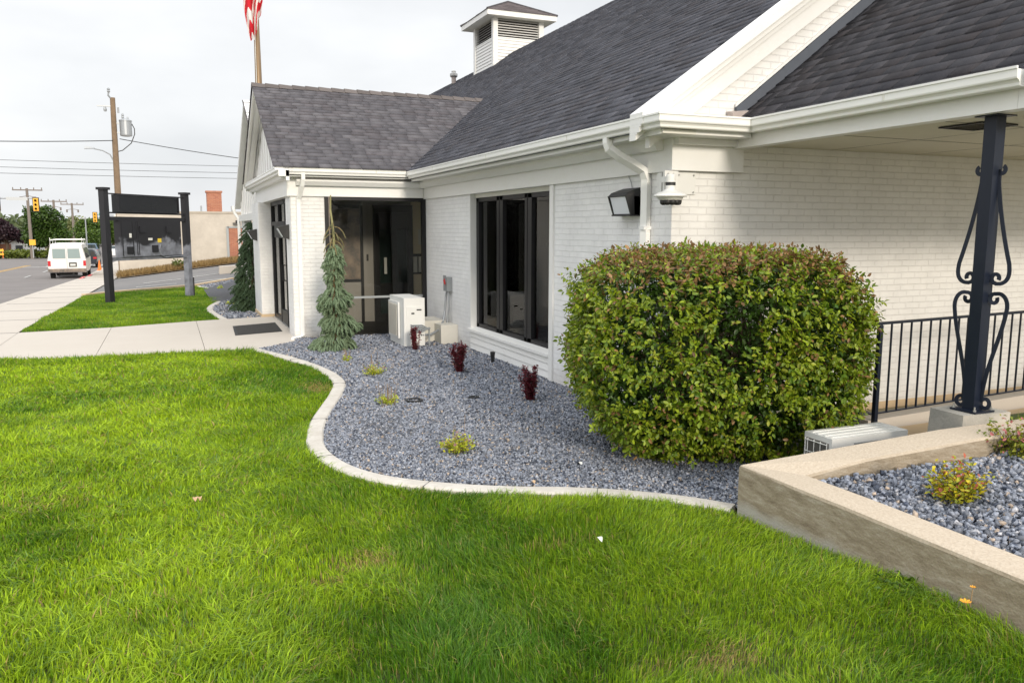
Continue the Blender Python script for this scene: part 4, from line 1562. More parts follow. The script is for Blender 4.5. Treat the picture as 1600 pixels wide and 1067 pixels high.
# ---- second street gable beyond
SY, SZ, SH = 17.8, 5.5, 4.7
sp = (SZ - 2.75) / SH
bm = B(); prism(bm, [(13.35, 2.35), (22.35, 2.35), (22.35, 2.75), (SY, SZ - .1), (13.35, 2.85)], 'X', -2.12, -1.9); obj('gable_wall', bm, 'trim', bld)
for k in range(15):
    y = 13.6 + k * .6
    h = SZ - .2 - sp * abs(y - SY)
    if h > 2.8:
        bm = B(); box(bm, -2.145, -2.121, y, y + .05, 2.4, h); obj('batten', bm, 'trim', bld)
bm = B()
for s_ in (-1, 1):
    ye = SY + s_ * SH
    hexa(bm, [(-2.3, SY, SZ - .14), (-2.121, SY, SZ - .14), (-2.121, ye, 2.61), (-2.3, ye, 2.61), (-2.3, SY, SZ + .02), (-2.121, SY, SZ + .02), (-2.121, ye, 2.77), (-2.3, ye, 2.77)])
obj('rake_moulding', bm, 'trim', bld)
sroof = obj('north_roof', prism(B(), [(SY - SH, 2.75), (SY, SZ), (SY + SH, 2.75), (SY + SH, 2.65), (SY, SZ - .1), (SY - SH, 2.65)], 'X', -2.28, 4.0), 'flashing', bld)
cs_, ss_ = 1 / math.hypot(1, sp), sp / math.hypot(1, sp)
shingles('shingles', (-2.33, SY - SH, 2.755), (1, 0, 0), (0, cs_, ss_), 6.3, SH / cs_, [(.095, .090, .098), (.145, .136, .146)], parent=sroof)
bm = B(); box(bm, -2.12, -1.9, 13.31, 13.9, -.6, 2.35); box(bm, -2.12, -1.9, 21.2, 22.3, -.6, 2.35); box(bm, -1.0, -.9, 13.9, 21.2, -.6, 2.35); obj('wall', bm, 'brick_x', bld)
bm = B(); box(bm, -2.2, -2.121, 13.31, 22.35, 2.20, 2.40); obj('frieze', bm, 'trim', bld)
bm = B(); box(bm, -2.10, -.95, 13.9, 21.2, 2.30, 2.34); obj('soffit', bm, 'soffit', bld)
bm = B(); tube(bm, [(-2.36, 22.55, 2.7), (-2.3, 22.5, 2.45), (-2.2, 22.4, 2.3), (-2.2, 22.4, -.3)], .05, 8); obj('downspout', bm, 'gutter', bld)
# plain shell for the rest of the building
bm = B(); box(bm, .02, .3, 13.3, YEND, -.9, 2.9); wall(bm, 'brick_x')
bm = B(); box(bm, .02, 12.4, YEND - .3, YEND, -.9, 2.9); prism(bm, [(.0, 2.9), (12.4, 2.9), (RW, RIDZ - .2)], 'Y', YEND - .3, YEND); wall(bm, 'brick_y')
bm = B(); box(bm, 12.2, 12.5, .3, YEND - .3, -.9, 2.9); wall(bm, 'brick_x')

# ---- downspouts
def rect_tube(bm, pts, w_=.062, d_=.082):
    tube(bm, pts, 0, flat=(w_, d_))


bm = B()
rect_tube(bm, [(-.40, .56, 2.87), (-.40, .55, 2.80), (-.385, .54, 2.74), (-.30, .50, 2.67), (-.14, .43, 2.57), (-.07, .40, 2.52), (-.045, .39, 2.44), (-.045, .39, .06), (-.09, .39, .02), (-.2, .39, .02)])
ds = obj('downspout', bm, 'gutter', bld, bevel=.008)
for z in (1.95, .7):
    bm = B(); box(bm, -.088, -.001, .345, .435, z, z + .035); obj('strap', bm, 'gutter', ds)
bm = B()
rect_tube(bm, [(-2.26, 7.74, 2.90), (-2.26, 7.75, 2.80), (-2.27, 7.80, 2.70), (-2.29, 7.93, 2.55), (-2.31, 7.99, 2.48), (-2.32, 8.005, 2.40), (-2.32, 8.005, .08), (-2.38, 7.95, .03), (-2.52, 7.82, .03)])
obj('downspout', bm, 'gutter', bld, bevel=.008)

# ---- roof vent pipe and cupola
pipe = thing('roof_vent_pipe', 'small capped vent pipe standing on the main roof left of the cupola', 'vent pipe', (5.9, 23.6, 7.3))
bm = B(); lathe(bm, [(.09, -.1), (.09, .28)], (5.9, 23.6, 7.4), 12); obj('pipe', bm, 'vent_metal', pipe)
bm = B(); lathe(bm, [(.13, .28), (.15, .32), (.15, .40), (.09, .44), (.09, .5), (.03, .54)], (5.9, 23.6, 7.4), 12); obj('cap', bm, 'steel', pipe)
bm = B(); lathe(bm, [(.2, -.15), (.11, .03)], (5.9, 23.6, 7.4), 12); obj('boot', bm, 'black_plastic', pipe)

cx0, cx1, cy0, cy1 = 5.52, 7.30, 18.55, 20.40
cz0, cz1 = 7.0, 8.68
cup = thing('cupola', 'white louvred cupola with small hip roof on the main ridge', 'cupola', ((cx0 + cx1) / 2, (cy0 + cy1) / 2, cz0))
bm = B()
box(bm, cx0 + .06, cx1 - .06, cy0 + .06, cy1 - .06, cz0 - .1, 8.05)
obj('core', bm, 'trim', cup)
bm = B(); box(bm, cx0 + .15, cx1 - .15, cy0 + .15, cy1 - .15, 8.05, cz1 - .02); obj('dark_core', bm, 'dark_interior', cup)
for x0, y0 in ((cx0, cy0), (cx1 - .16, cy0), (cx0, cy1 - .16), (cx1 - .16, cy1 - .16)):
    bm = B(); box(bm, x0, x0 + .16, y0, y0 + .16, cz0 - .25, cz1); obj('corner_post', bm, 'trim', cup, bevel=.006)
# clapboards and louvres on each face
bm = B(); bl = B()
z = cz0 - .2
while z < 8.04:
    prism(bm, [(cx0 + .03, z), (cx0 + .06, z), (cx0 + .06, z + .10), (cx0 + .052, z + .10)], 'Y', cy0 + .16, cy1 - .16)
    prism(bm, [(cy0 + .03, z), (cy0 + .06, z), (cy0 + .06, z + .10), (cy0 + .052, z + .10)], 'X', cx0 + .16, cx1 - .16)
    prism(bm, [(cx1 - .06, z), (cx1 - .03, z), (cx1 - .052, z + .10), (cx1 - .06, z + .10)], 'Y', cy0 + .16, cy1 - .16)
    z += .101
obj('clapboard', bm, 'trim', cup)
z = 8.07
while z < cz1 - .03:
    prism(bl, [(cx0 + .03, z), (cx0 + .045, z), (cx0 + .12, z + .05), (cx0 + .105, z + .05)], 'Y', cy0 + .16, cy1 - .16)
    prism(bl, [(cy0 + .03, z), (cy0 + .045, z), (cy0 + .12, z + .05), (cy0 + .105, z + .05)], 'X', cx0 + .16, cx1 - .16)
    z += .078
obj('louvre', bl, 'trim', cup)
oh = .30
bm = B(); box(bm, cx0 - oh, cx1 + oh, cy0 - oh, cy1 + oh, cz1, cz1 + .03); obj('soffit', bm, 'soffit', cup)
bm = B()
for a in ((cx0 - oh - .02, cx1 + oh + .02, cy0 - oh - .02, cy0 - oh), (cx0 - oh - .02, cx1 + oh + .02, cy1 + oh, cy1 + oh + .02), (cx0 - oh - .02, cx0 - oh, cy0 - oh, cy1 + oh), (cx1 + oh, cx1 + oh + .02, cy0 - oh, cy1 + oh)):
    box(bm, a[0], a[1], a[2], a[3], cz1 - .01, cz1 + .15)
obj('fascia', bm, 'trim', cup)
mx_, my_ = (cx0 + cx1) / 2, (cy0 + cy1) / 2
AZ = cz1 + .15 + .62
ca_ = obj('hip_roof', B(), 'shingle', cup)
P4 = [(cx0 - oh - .04, cy0 - oh - .04), (cx1 + oh + .04, cy0 - oh - .04), (cx1 + oh + .04, cy1 + oh + .04), (cx0 - oh - .04, cy1 + oh + .04)]
vv = []; ff = []; tt = []
nr = 11
for s_ in range(4):
    a = np.array(P4[s_]); b = np.array(P4[(s_ + 1) % 4]); c = np.array((mx_, my_))
    n_ = np.array([(b - a)[1], -(b - a)[0]]); n_ = n_ / np.linalg.norm(n_)
    for r_ in range(nr):
        t0, t1 = r_ / nr, (r_ + 1) / nr
        A0, B0 = a + (c - a) * t0, b + (c - b) * t0
        A1, B1 = a + (c - a) * t1, b + (c - b) * t1
        z0_, z1_ = cz1 + .15 + .62 * t0, cz1 + .15 + .62 * t1
        nt_ = max(1, int(np.linalg.norm(B0 - A0) / .25))
        for k in range(nt_):
            f0, f1 = k / nt_, (k + 1) / nt_
            i = len(vv)
            p = [A0 + (B0 - A0) * f0, A0 + (B0 - A0) * f1, A1 + (B1 - A1) * f1, A1 + (B1 - A1) * f0]
            th_ = .012 + .008 * random.random()
            vv += [(*p[0], z0_ - .005), (*p[1], z0_ - .005), (*(p[0] + n_ * .004), z0_ + th_), (*(p[1] + n_ * .004), z0_ + th_), (*p[2], z1_ + .002), (*p[3], z1_ + .002)]
            ff += [(i, i + 1, i + 3, i + 2), (i + 2, i + 3, i + 4, i + 5)]
            cc = np.array((.115, .10, .105)) * random.uniform(.75, 1.2)
            tt += [cc, cc]
bpy.data.objects.remove(ca_)
hr = np_mesh('hip_roof', np.array(vv) - np.array(cup.location), ff, 4, np.array(tt), 'shingle', parent=cup)
bm = B()
for p in P4:
    tube(bm, [(p[0], p[1], cz1 + .16), (mx_, my_, AZ + .01)], .035, 6)
o = obj('ridge_cap', bm, 'shingle', cup); flat_tone(o, (.07, .065, .07))

# ------------------------------------------------------------------ wall light, camera, small lights
wp = thing('wall_light', 'black wedge shaped floodlight with ribbed glass lens beside the downspout', 'wall light', (0, .73, 2.22))
bm = B()
hexa(bm, [(-.22, .55, 2.30), (-.0, .55, 2.31), (0, .92, 2.31), (-.22, .92, 2.30), (-.18, .57, 2.35), (-.0, .57, 2.41), (0, .90, 2.41), (-.18, .90, 2.35)])
hexa(bm, [(-.09, .55, 2.08), (-.0, .55, 2.08), (0, .92, 2.08), (-.09, .92, 2.08), (-.10, .55, 2.30), (-.0, .55, 2.30), (0, .92, 2.30), (-.10, .92, 2.30)])
hexa(bm, [(-.14, .55, 2.075), (-.0, .55, 2.075), (0, .57, 2.075), (-.14, .57, 2.075), (-.22, .55, 2.31), (-.0, .55, 2.31), (0, .57, 2.31), (-.22, .57, 2.31)])
hexa(bm, [(-.14, .90, 2.075), (-.0, .90, 2.075), (0, .92, 2.075), (-.14, .92, 2.075), (-.22, .90, 2.31), (-.0, .90, 2.31), (0, .92, 2.31), (-.22, .92, 2.31)])
box(bm, -.155, -.001, .55, .92, 2.06, 2.08)
obj('housing', bm, 'black_plastic', wp)
bm = B()
hexa(bm, [(-.135, .575, 2.085), (-.12, .575, 2.085), (-.12, .895, 2.085), (-.135, .895, 2.085), (-.20, .575, 2.295), (-.185, .575, 2.295), (-.185, .895, 2.295), (-.20, .895, 2.295)])
obj('lens', bm, 'glassblock', wp)
bm = B(); tube(bm, [(-.02, .70, 2.40), (-.015, .73, 2.48), (-.02, .80, 2.6), (-.05, .88, 2.72)], .005, 5); obj('cable', bm, 'grey_box', wp)

wp.scale = (.82, 1, .82)
sc_ = thing('security_camera', 'white dome security camera with black lenses on a wall corner bracket', 'camera', (-.20, -.19, 2.2))
bm = B(); box(bm, .03, .25, -.018, -.004, 2.285, 2.49); obj('mounting_plate', bm, 'ac_white', sc_, bevel=.002)
bm = B(); box(bm, -.11, -.003, .02, .09, 2.29, 2.485); box(bm, -.12, .03, -.05, -.019, 2.27, 2.50); obj('bracket', bm, 'ac_white', sc_, bevel=.004)
bm = B()
bm.free()
for x, z in ((-.085, 2.47), (-.03, 2.47), (-.04, 2.31), (.055, 2.465), (.225, 2.465), (.055, 2.305), (.225, 2.305)):
    bm = B(); lathe(bm, [(.009, 0), (.009, -.008)], (x, -.05 if x < .03 else -.018, z), 8, axis='Y'); obj('screw', bm, 'steel', sc_)
cx_, cy_ = -.13, -.165
bm = B(); lathe(bm, [(.042, 2.315), (.045, 2.33), (.045, 2.44), (.035, 2.46)], (cx_, cy_, 0), 20); box(bm, cx_ - .03, cx_ + .03, cy_, -.05, 2.39, 2.44); obj('arm', bm, 'ac_white', sc_, smooth=False)
bm = B(); lathe(bm, [(.0455, 2.355), (.0455, 2.385)], (cx_, cy_, 0), 20); obj('band', bm, 'black_plastic', sc_)
bm = B(); lathe(bm, [(.04, 2.33), (.06, 2.31), (.145, 2.275), (.155, 2.26), (.15, 2.25), (.10, 2.25)], (cx_, cy_, 0), 28); obj('sunshield', bm, 'ac_white', sc_)
bm = B(); lathe(bm, [(.12, 2.249), (.115, 2.235), (.10, 2.22)], (cx_, cy_, 0), 24); obj('ring', bm, 'ac_white', sc_)
for k in range(5):
    a = R(180 + 36 * k)
    bm = B(); lathe(bm, [(.012, 2.175), (.028, 2.182), (.036, 2.20), (.036, 2.222)], (cx_ + .07 * math.cos(a), cy_ + .07 * math.sin(a), 0), 12); obj('lens', bm, 'black_plastic', sc_, smooth=True)

for (x, y, z, lab) in ((-2.445, 8.42, 1.90, 'small black wedge wall light on the near entrance pilaster'), (-2.605, 12.42, 1.82, 'small black wedge wall light on the far entrance pilaster by the dark spruce')):
    t = thing('entrance_light', lab, 'wall light', (x, y, z), 0, 'wedge lights beside the entrance door')
    bm = B()
    hexa(bm, [(-.10, -.10, -.10), (0, -.10, -.13), (0, .10, -.13), (-.10, .10, -.10), (-.20, -.12, .08), (0, -.12, .13), (0, .12, .13), (-.20, .12, .08)])
    obj('housing', bm, 'black_plastic', t, local=True, bevel=.006)
    bm = B(); hexa(bm, [(-.115, -.085, -.09), (-.108, -.085, -.09), (-.108, .085, -.09), (-.115, .085, -.09), (-.200, -.10, .06), (-.19, -.10, .06), (-.19, .10, .06), (-.200, .10, .06)])
    obj('lens', bm, 'glassblock', t, local=True)
    t.children[0]

# ------------------------------------------------------------------ air conditioners, boxes
def condenser(name, label, x0, x1, y0, y1, z0, z1, fan, coil):
    t = thing(name, label, 'air conditioner', ((x0 + x1) / 2, (y0 + y1) / 2, z0))
    bm = B(); box(bm, x0, x1, y0, y1, z0 + .05, z1); obj('body', bm, 'ac_white', t, bevel=.012)
    bm = B()
    for y in (y0 + .12, y1 - .18):
        box(bm, x0 + .02, x1 - .02, y, y + .06, z0, z0 + .049)
    obj('foot', bm, 'grey_box', t)
    return t


t = condenser('air_conditioner', 'beige outdoor air conditioner with slatted fan grille beside the vestibule glass', -.97, -.62, 6.12, 7.02, .0, .84, '-X', '')
bm = B(); box(bm, -1.005, -.975, 6.36, 6.98, .16, .76); obj('grille_frame', bm, 'ac_white', t, bevel=.006)
bm = B(); box(bm, -1.012, -1.006, 6.40, 6.94, .20, .72); gp = obj('grille', bm, 'grille_dark', t)
bm = B()
for k in range(22):
    y = 6.41 + k * .0245
    box(bm, -1.02, -1.0125, y, y + .006, .20, .72)
obj('slat', bm, 'ac_beige', t)
bm = B(); box(bm, -.93, -.66, 6.105, 6.119, .06, .70); obj('service_panel', bm, 'ac_white', t, bevel=.004)
bm = B(); box(bm, -.76, -.68, 6.10, 6.104, .64, .66); box(bm, -.85, -.80, 6.10, 6.104, .58, .605); obj('label_plate', bm, 'black_plastic', t)
bm = B()
for k in range(4):
    z = .30 + k * .035
    tube(bm, [(-.86, 6.10, z), (-.86, 6.04, z), (-.7, 6.03, z), (-.58, 6.04, .34), (-.54, 6.10, .34)], .012, 6)
tube(bm, [(-.56, 6.08, .36), (-.56, 6.08, -.02)], .014, 6)
obj('line_set', bm, 'grey_box', t)
bm = B(); box(bm, -.60, -.10, 6.62, 7.3, -.02, .40); tag(obj('equipment_base', bm, 'ac_beige', bevel=.01), 'low cream painted box against the wall behind the air conditioner', 'box')
bm = B(); box(bm, -.30, -.004, 6.25, 6.68, .04, .36); tag(obj('junction_box', bm, 'ac_beige', bevel=.006), 'cream metal junction box at the foot of the white brick wall', 'box')
t = thing('disconnect_switch', 'small grey electrical disconnect box with red label on the white wall', 'switch box', (0, 6.62, .95))
bm = B(); box(bm, -.10, -.002, 6.53, 6.72, .90, 1.14); obj('box', bm, 'grey_box', t, bevel=.006)
bm = B(); box(bm, -.11, -.101, 6.55, 6.70, 1.06, 1.17); obj('lid', bm, 'grey_box', t, bevel=.004)
bm = B(); hexa(bm, [(-.1145, 6.56, 1.03), (-.111, 6.56, 1.03), (-.111, 6.62, 1.01), (-.1145, 6.62, 1.01), (-.1145, 6.60, 1.12), (-.111, 6.60, 1.12), (-.111, 6.68, 1.08), (-.1145, 6.68, 1.08)]); obj('label', bm, 'red_paint', t)
bm = B(); tube(bm, [(-.05, 6.68, .90), (-.06, 6.70, .80), (-.08, 6.70, .55), (-.14, 6.62, .38), (-.3, 6.4, .26), (-.5, 6.2, .22), (-.70, 6.11, .23)], .020, 8); obj('whip', bm, 'galv', t)
bm = B(); tube(bm, [(-.05, 6.58, .90), (-.05, 6.57, .6), (-.06, 6.58, .5), (-.08, 6.58, .36)], .014, 8); obj('conduit', bm, 'galv', t)

t = condenser('air_conditioner', 'white outdoor unit seen over the planter wall beside the clipped shrub', .03, .80, -2.14, -1.86, -.14, .41, '', '')
bm = B()
for y in (-2.11, -2.05, -1.98, -1.92):
    box(bm, .05, .78, y, y + .012, .4105, .417)
obj('lid_rib', bm, 'ac_white', t, bevel=.002)
bm = B(); box(bm, .018, .029, -2.11, -1.89, -.05, .37); obj('coil', bm, 'grille_dark', t)
bm = B()
for y in (-2.11, -2.045, -1.98, -1.915, -1.89):
    tube(bm, [(.010, y, -.05), (.010, y, .37)], .004, 5)
for z in (.0, .09, .18, .27, .36):
    tube(bm, [(.006, -2.11, z), (.006, -1.89, z)], .004, 5)
obj('wire_guard', bm, 'ac_white', t)
bm = B(); box(bm, .25, .60, -2.1435, -2.1405, .34, .36); obj('slot', bm, 'grey_box', t)

t = thing('path_light', 'short black ground spike light in the gravel below the window sill', 'path light', (-.20, 4.15, 0))
bm = B(); lathe(bm, [(.022, 0), (.026, .10), (.036, .17), (.036, .20), (.028, .20)], (0, 0, 0), 12); obj('body', bm, 'black_plastic', t, local=True)
for i, (x, y, lab) in enumerate(((-1.98, 2.05, 'black drip emitter ring in the gravel beside the pale sedum'), (-1.30, 1.95, 'black drip emitter half buried in the gravel before the red barberry'))):
    bm = B(); lathe(bm, [(.10 - .04 * i, .0), (.10 - .04 * i, .055), (.075 - .035 * i, .055), (.075 - .035 * i, .0)], (x, y, .0), 16); tag(obj('irrigation_cap', bm, 'black_plastic'), lab, 'irrigation cap')

# door mat
t = thing('door_mat', 'grey ribbed rubber mat on the path before the entrance door', 'door mat', (-2.92, 9.75, .029))
bm = B(); hexa(bm, [(-3.40, 8.80, .029), (-2.53, 9.10, .029), (-2.48, 10.66, .029), (-3.34, 10.3, .029), (-3.40, 8.80, .036), (-2.53, 9.10, .036), (-2.48, 10.66, .036), (-3.34, 10.3, .036)]); obj('border', bm, 'mat_edge', t)
bm = B()
for k in range(14):
    f0 = .05 + k * .065; f1 = f0 + .045
    for j in range(8):
        a0, a1 = .06 + j * .11, .06 + (j + 1) * .11
        sh = .02 if j % 2 else 0
        def pt(u, v_):
            return (-3.40 + .87 * u + .06 * v_, 8.80 + .30 * u + 1.5 * v_)
        q = [pt(a0, f0 + sh), pt(a1, f0 + sh), pt(a1, f1 + sh), pt(a0, f1 + sh)]
        hexa(bm, [(x, y, .036) for x, y in q] + [(x, y, .042) for x, y in q])
obj('ribs', bm, 'mat_rubber', t)

# ------------------------------------------------------------------ vegetation
def leaves(name, P, D, size, tones, m='leaf', parent=None, asp=.5, fold=.25, loc=(0, 0, 0), nrm=None):
    """pointed folded leaves at points P pointing along D; tones (n,3)"""
    n = len(P)
    D = D / (np.linalg.norm(D, axis=1)[:, None] + 1e-9)
    up = rng.normal(0, 1, (n, 3)) * .55 + (np.array([0, 0, 1.]) if nrm is None else nrm)
    S = np.cross(D, up); S /= np.linalg.norm(S, axis=1)[:, None] + 1e-9
    Nn = np.cross(S, D)
    L_ = (size * rng.uniform(.65, 1.25, n))[:, None]
    W = L_ * asp * .5
    v = np.zeros((n, 6, 3))
    v[:, 0] = P
    v[:, 1] = P + D * L_ * .38 + S * W + Nn * W * fold
    v[:, 2] = P + D * L_ * .74 + S * W * .72 + Nn * W * fold * .5 - Nn * L_ * .06
    v[:, 3] = P + D * L_ - Nn * L_ * .16
    v[:, 4] = P + D * L_ * .74 - S * W * .72 + Nn * W * fold * .5 - Nn * L_ * .06
    v[:, 5] = P + D * L_ * .38 - S * W + Nn * W * fold
    b = (np.arange(n) * 6)[:, None]
    f = np.concatenate([b + np.array([[0, 1, 2, 3]]), b + np.array([[0, 3, 4, 5]])], 1).reshape(-1, 4)
    return np_mesh(name, v.reshape(-1, 3), f, 4, np.repeat(tones, 2, 0), m, parent=parent, loc=loc)


def shrub_block():
    """big clipped shrub: rounded box of leaves over a visible tangle of stems"""
    c = np.array([-.16, -.89, 0.])
    t = thing('clipped_shrub', 'large rounded clipped green shrub with bronze tips at the building corner', 'shrub', tuple(c), 0)
    rx, ry, zc_, rz_ = 1.20, .93, .90, .86
    th = R(-18)
    ex = np.array([math.cos(th), math.sin(th), 0]); ey = np.array([-math.sin(th), math.cos(th), 0])

    def surf(n, shell):
        d = rng.normal(0, 1, (n, 3)); d /= np.linalg.norm(d, axis=1)[:, None]
        e = 4.6
        k = (np.abs(d[:, 0]) ** e + np.abs(d[:, 1]) ** e + np.abs(d[:, 2]) ** e) ** (-1 / e)
        q = d * k[:, None] * shell[:, None]
        return q, d

    Zu = np.array([0, 0, 1.])

    def place(q):
        zz = q[:, 2]
        taper = np.where(zz < .0, 1 - .30 * (-zz) ** 1.7, 1) * (1 - .05 * np.clip(zz, 0, 1) ** 3)
        bill = 1 + .09 * (vnoise(q[:, 0] * 3 + zz * 1.7, q[:, 1] * 3 - zz * 2.1, 1.3, 61) - .5) + .07 * (vnoise(q[:, 0] * 3 - zz * 1.1, q[:, 1] * 3 + zz * 2.7, 3.1, 62) - .5)
        return q[:, :1] * rx * (taper * bill)[:, None] * ex + q[:, 1:2] * ry * (taper * bill)[:, None] * ey + Zu * (zc_ + rz_ * zz * (1 + (bill - 1) * .6))[:, None]

    def gapf(q):
        f = (q[:, 1] < 0)
        return f * (np.exp(-(((q[:, 0] + .10) / .13) ** 2 + ((q[:, 2] - .10) / .55) ** 2)) + .8 * np.exp(-(((q[:, 0] - .25) / .22) ** 2 + ((q[:, 2] + .62) / .16) ** 2)) + .7 * np.exp(-(((q[:, 0] + .62) / .14) ** 2 + ((q[:, 2] - .1) / .22) ** 2)))

    def tones(q, n, redk):
        t_ = np.clip(rng.random((n, 1)) * .75 + .45 * vnoise(q[:, 0] * 5, q[:, 2] * 5 + q[:, 1] * 3, 1.2, 72)[:, None] - .1, 0, 1)
        green = (1 - t_) * np.array([.060, .140, .010]) + t_ * np.array([.31, .39, .018])
        k = rng.random(n) < .14
        green[k] = np.array([.34, .38, .035]) * rng.uniform(.7, 1.1, (k.sum(), 1))
        hgt = (q[:, 2] + 1) / 2
        red = np.array([.25, .14, .055]) * rng.uniform(.5, 1.5, (n, 1))
        pr = redk * np.clip(.06 + .50 * sm((hgt - .78) / .2), 0, .56) * (.35 + 1.1 * vnoise(q[:, 0] * 3, q[:, 1] * 3, 1.4, 71))
        k = rng.random(n) < pr
        col = np.where(k[:, None], red, green)
        return col * rng.uniform(.75, 1.2, (n, 1))

    # leafy shoots over the surface, each with pairs of leaves
    ns = 8600
    q, d = surf(ns, 1 - np.abs(rng.normal(0, .055, ns)))
    dens = vnoise(q[:, 0] * 4 + 7, q[:, 2] * 4 + q[:, 1] * 2, 1.5, 63) * .6 + vnoise(q[:, 0] * 4, q[:, 2] * 4 - q[:, 1] * 2, 3.4, 64) * .4
    keep = (rng.random(ns) < np.clip(-.22 + 2.1 * dens - .85 * gapf(q), .05, 1)) & (place(q)[:, 2] > .06)
    q, d = q[keep], d[keep]
    ns = len(q)
    S0 = place(q)
    dw = d[:, :1] * ex + d[:, 1:2] * ey + d[:, 2:] * Zu
    sdir = dw * .8 + rng.normal(0, .42, (ns, 3)) + Zu * .25
    sdir /= np.linalg.norm(sdir, axis=1)[:, None]
    sl_ = rng.uniform(.05, .14, (ns, 1))
    S0 = S0 - dw * .05
    nl = 9
    side = np.cross(sdir, rng.normal(0, 1, (ns, 3))); side /= np.linalg.norm(side, axis=1)[:, None]
    PL, DL, NL, QL = [], [], [], []
    for k in range(nl):
        f = (k + 1) / nl
        sgn = 1 if k % 2 else -1
        ang_ = rng.uniform(-.7, .7, (ns, 1))
        s2 = side * np.cos(ang_) + np.cross(sdir, side) * np.sin(ang_)
        PL.append(S0 + sdir * sl_ * f + rng.normal(0, .004, (ns, 3)))
        DL.append(sdir * (.35 + .6 * (k == nl - 1)) + s2 * sgn * (.9 if k < nl - 1 else .1) - Zu * .22 + rng.normal(0, .2, (ns, 3)))
        NL.append(sdir * .8 + Zu * .7 + rng.normal(0, .35, (ns, 3)))
        QL.append(q)
    P, D, NR, q2 = np.concatenate(PL), np.concatenate(DL), np.concatenate(NL), np.concatenate(QL)
    ok = P[:, 2] > .03
    P, D, NR, q2 = P[ok], D[ok], NR[ok], q2[ok]
    leaves('foliage', P, D, .043, tones(q2, len(P), 1.0), parent=t, asp=.56, nrm=NR)
    # inner leaves filling the volume, coloured darker for the shade inside
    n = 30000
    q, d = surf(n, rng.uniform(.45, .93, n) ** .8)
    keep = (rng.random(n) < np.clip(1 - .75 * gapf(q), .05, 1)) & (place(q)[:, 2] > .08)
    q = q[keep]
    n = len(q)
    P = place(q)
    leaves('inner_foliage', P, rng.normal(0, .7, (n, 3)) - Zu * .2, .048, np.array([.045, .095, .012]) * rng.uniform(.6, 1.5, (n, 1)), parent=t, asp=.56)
    # stems
    bm = B()
    for i in range(46):
        a = random.uniform(0, 2 * math.pi); r_ = random.uniform(.02, .22)
        p0 = Vector((r_ * math.cos(a), r_ * math.sin(a) * .7, -.02))
        a2 = a + random.uniform(-.6, .6)
        u = random.uniform(.25, .88)
        top = Vector((u * rx * math.cos(a2), u * ry * math.sin(a2), random.uniform(.8, 1.55)))
        top = Vector(top.x * ex + top.y * ey) + Vector((0, 0, top.z)) if False else Vector((top.x * ex[0] + top.y * ey[0], top.x * ex[1] + top.y * ey[1], top.z))
        m1 = p0.lerp(top, .35) + Vector((random.uniform(-.06, .06), random.uniform(-.06, .06), .12))
        m2 = p0.lerp(top, .7) + Vector((random.uniform(-.08, .08), random.uniform(-.08, .08), .08))
        tube(bm, [p0, m1, m2, top], [.014, .010, .007, .003], 5)
        for j in range(5):
            s = m1.lerp(top, random.uniform(.1, .8))
            e_ = s + Vector((random.uniform(-.28, .28), random.uniform(-.28, .28), random.uniform(.0, .28)))
            tube(bm, [s, s.lerp(e_, .5) + Vector((0, 0, .03)), e_], [.005, .004, .002], 4)
    obj('stems', bm, 'bark', t, local=True)
    # scattered new shoots above the clipped line
    n = 420
    shp, dd = surf(n * 4, np.ones(n * 4))
    k = shp[:, 2] > .90
    shp = shp[k][:n]
    base = shp[:, :1] * rx * ex + shp[:, 1:2] * ry * ey + np.array([0, 0, 1.]) * (zc_ + rz_ * shp[:, 2])[:, None]
    Pn = np.repeat(base, 4, 0) + np.tile(np.array([[0, 0, .0], [0, 0, .018], [0, 0, .034], [0, 0, .048]]), (len(base), 1)) * rng.uniform(.6, 1.5, (len(base) * 4, 1))
    Dn = rng.normal(0, .6, Pn.shape) + np.array([0, 0, .8])
    cn_ = np.array([.25, .14, .06]) * rng.uniform(.6, 1.3, (len(Pn), 1))
    kk = rng.random(len(Pn)) < .4
    cn_[kk] = np.array([.17, .22, .035])
    leaves('new_shoots', Pn, Dn, .032, cn_, parent=t, asp=.45)
    return t


shrub_block()


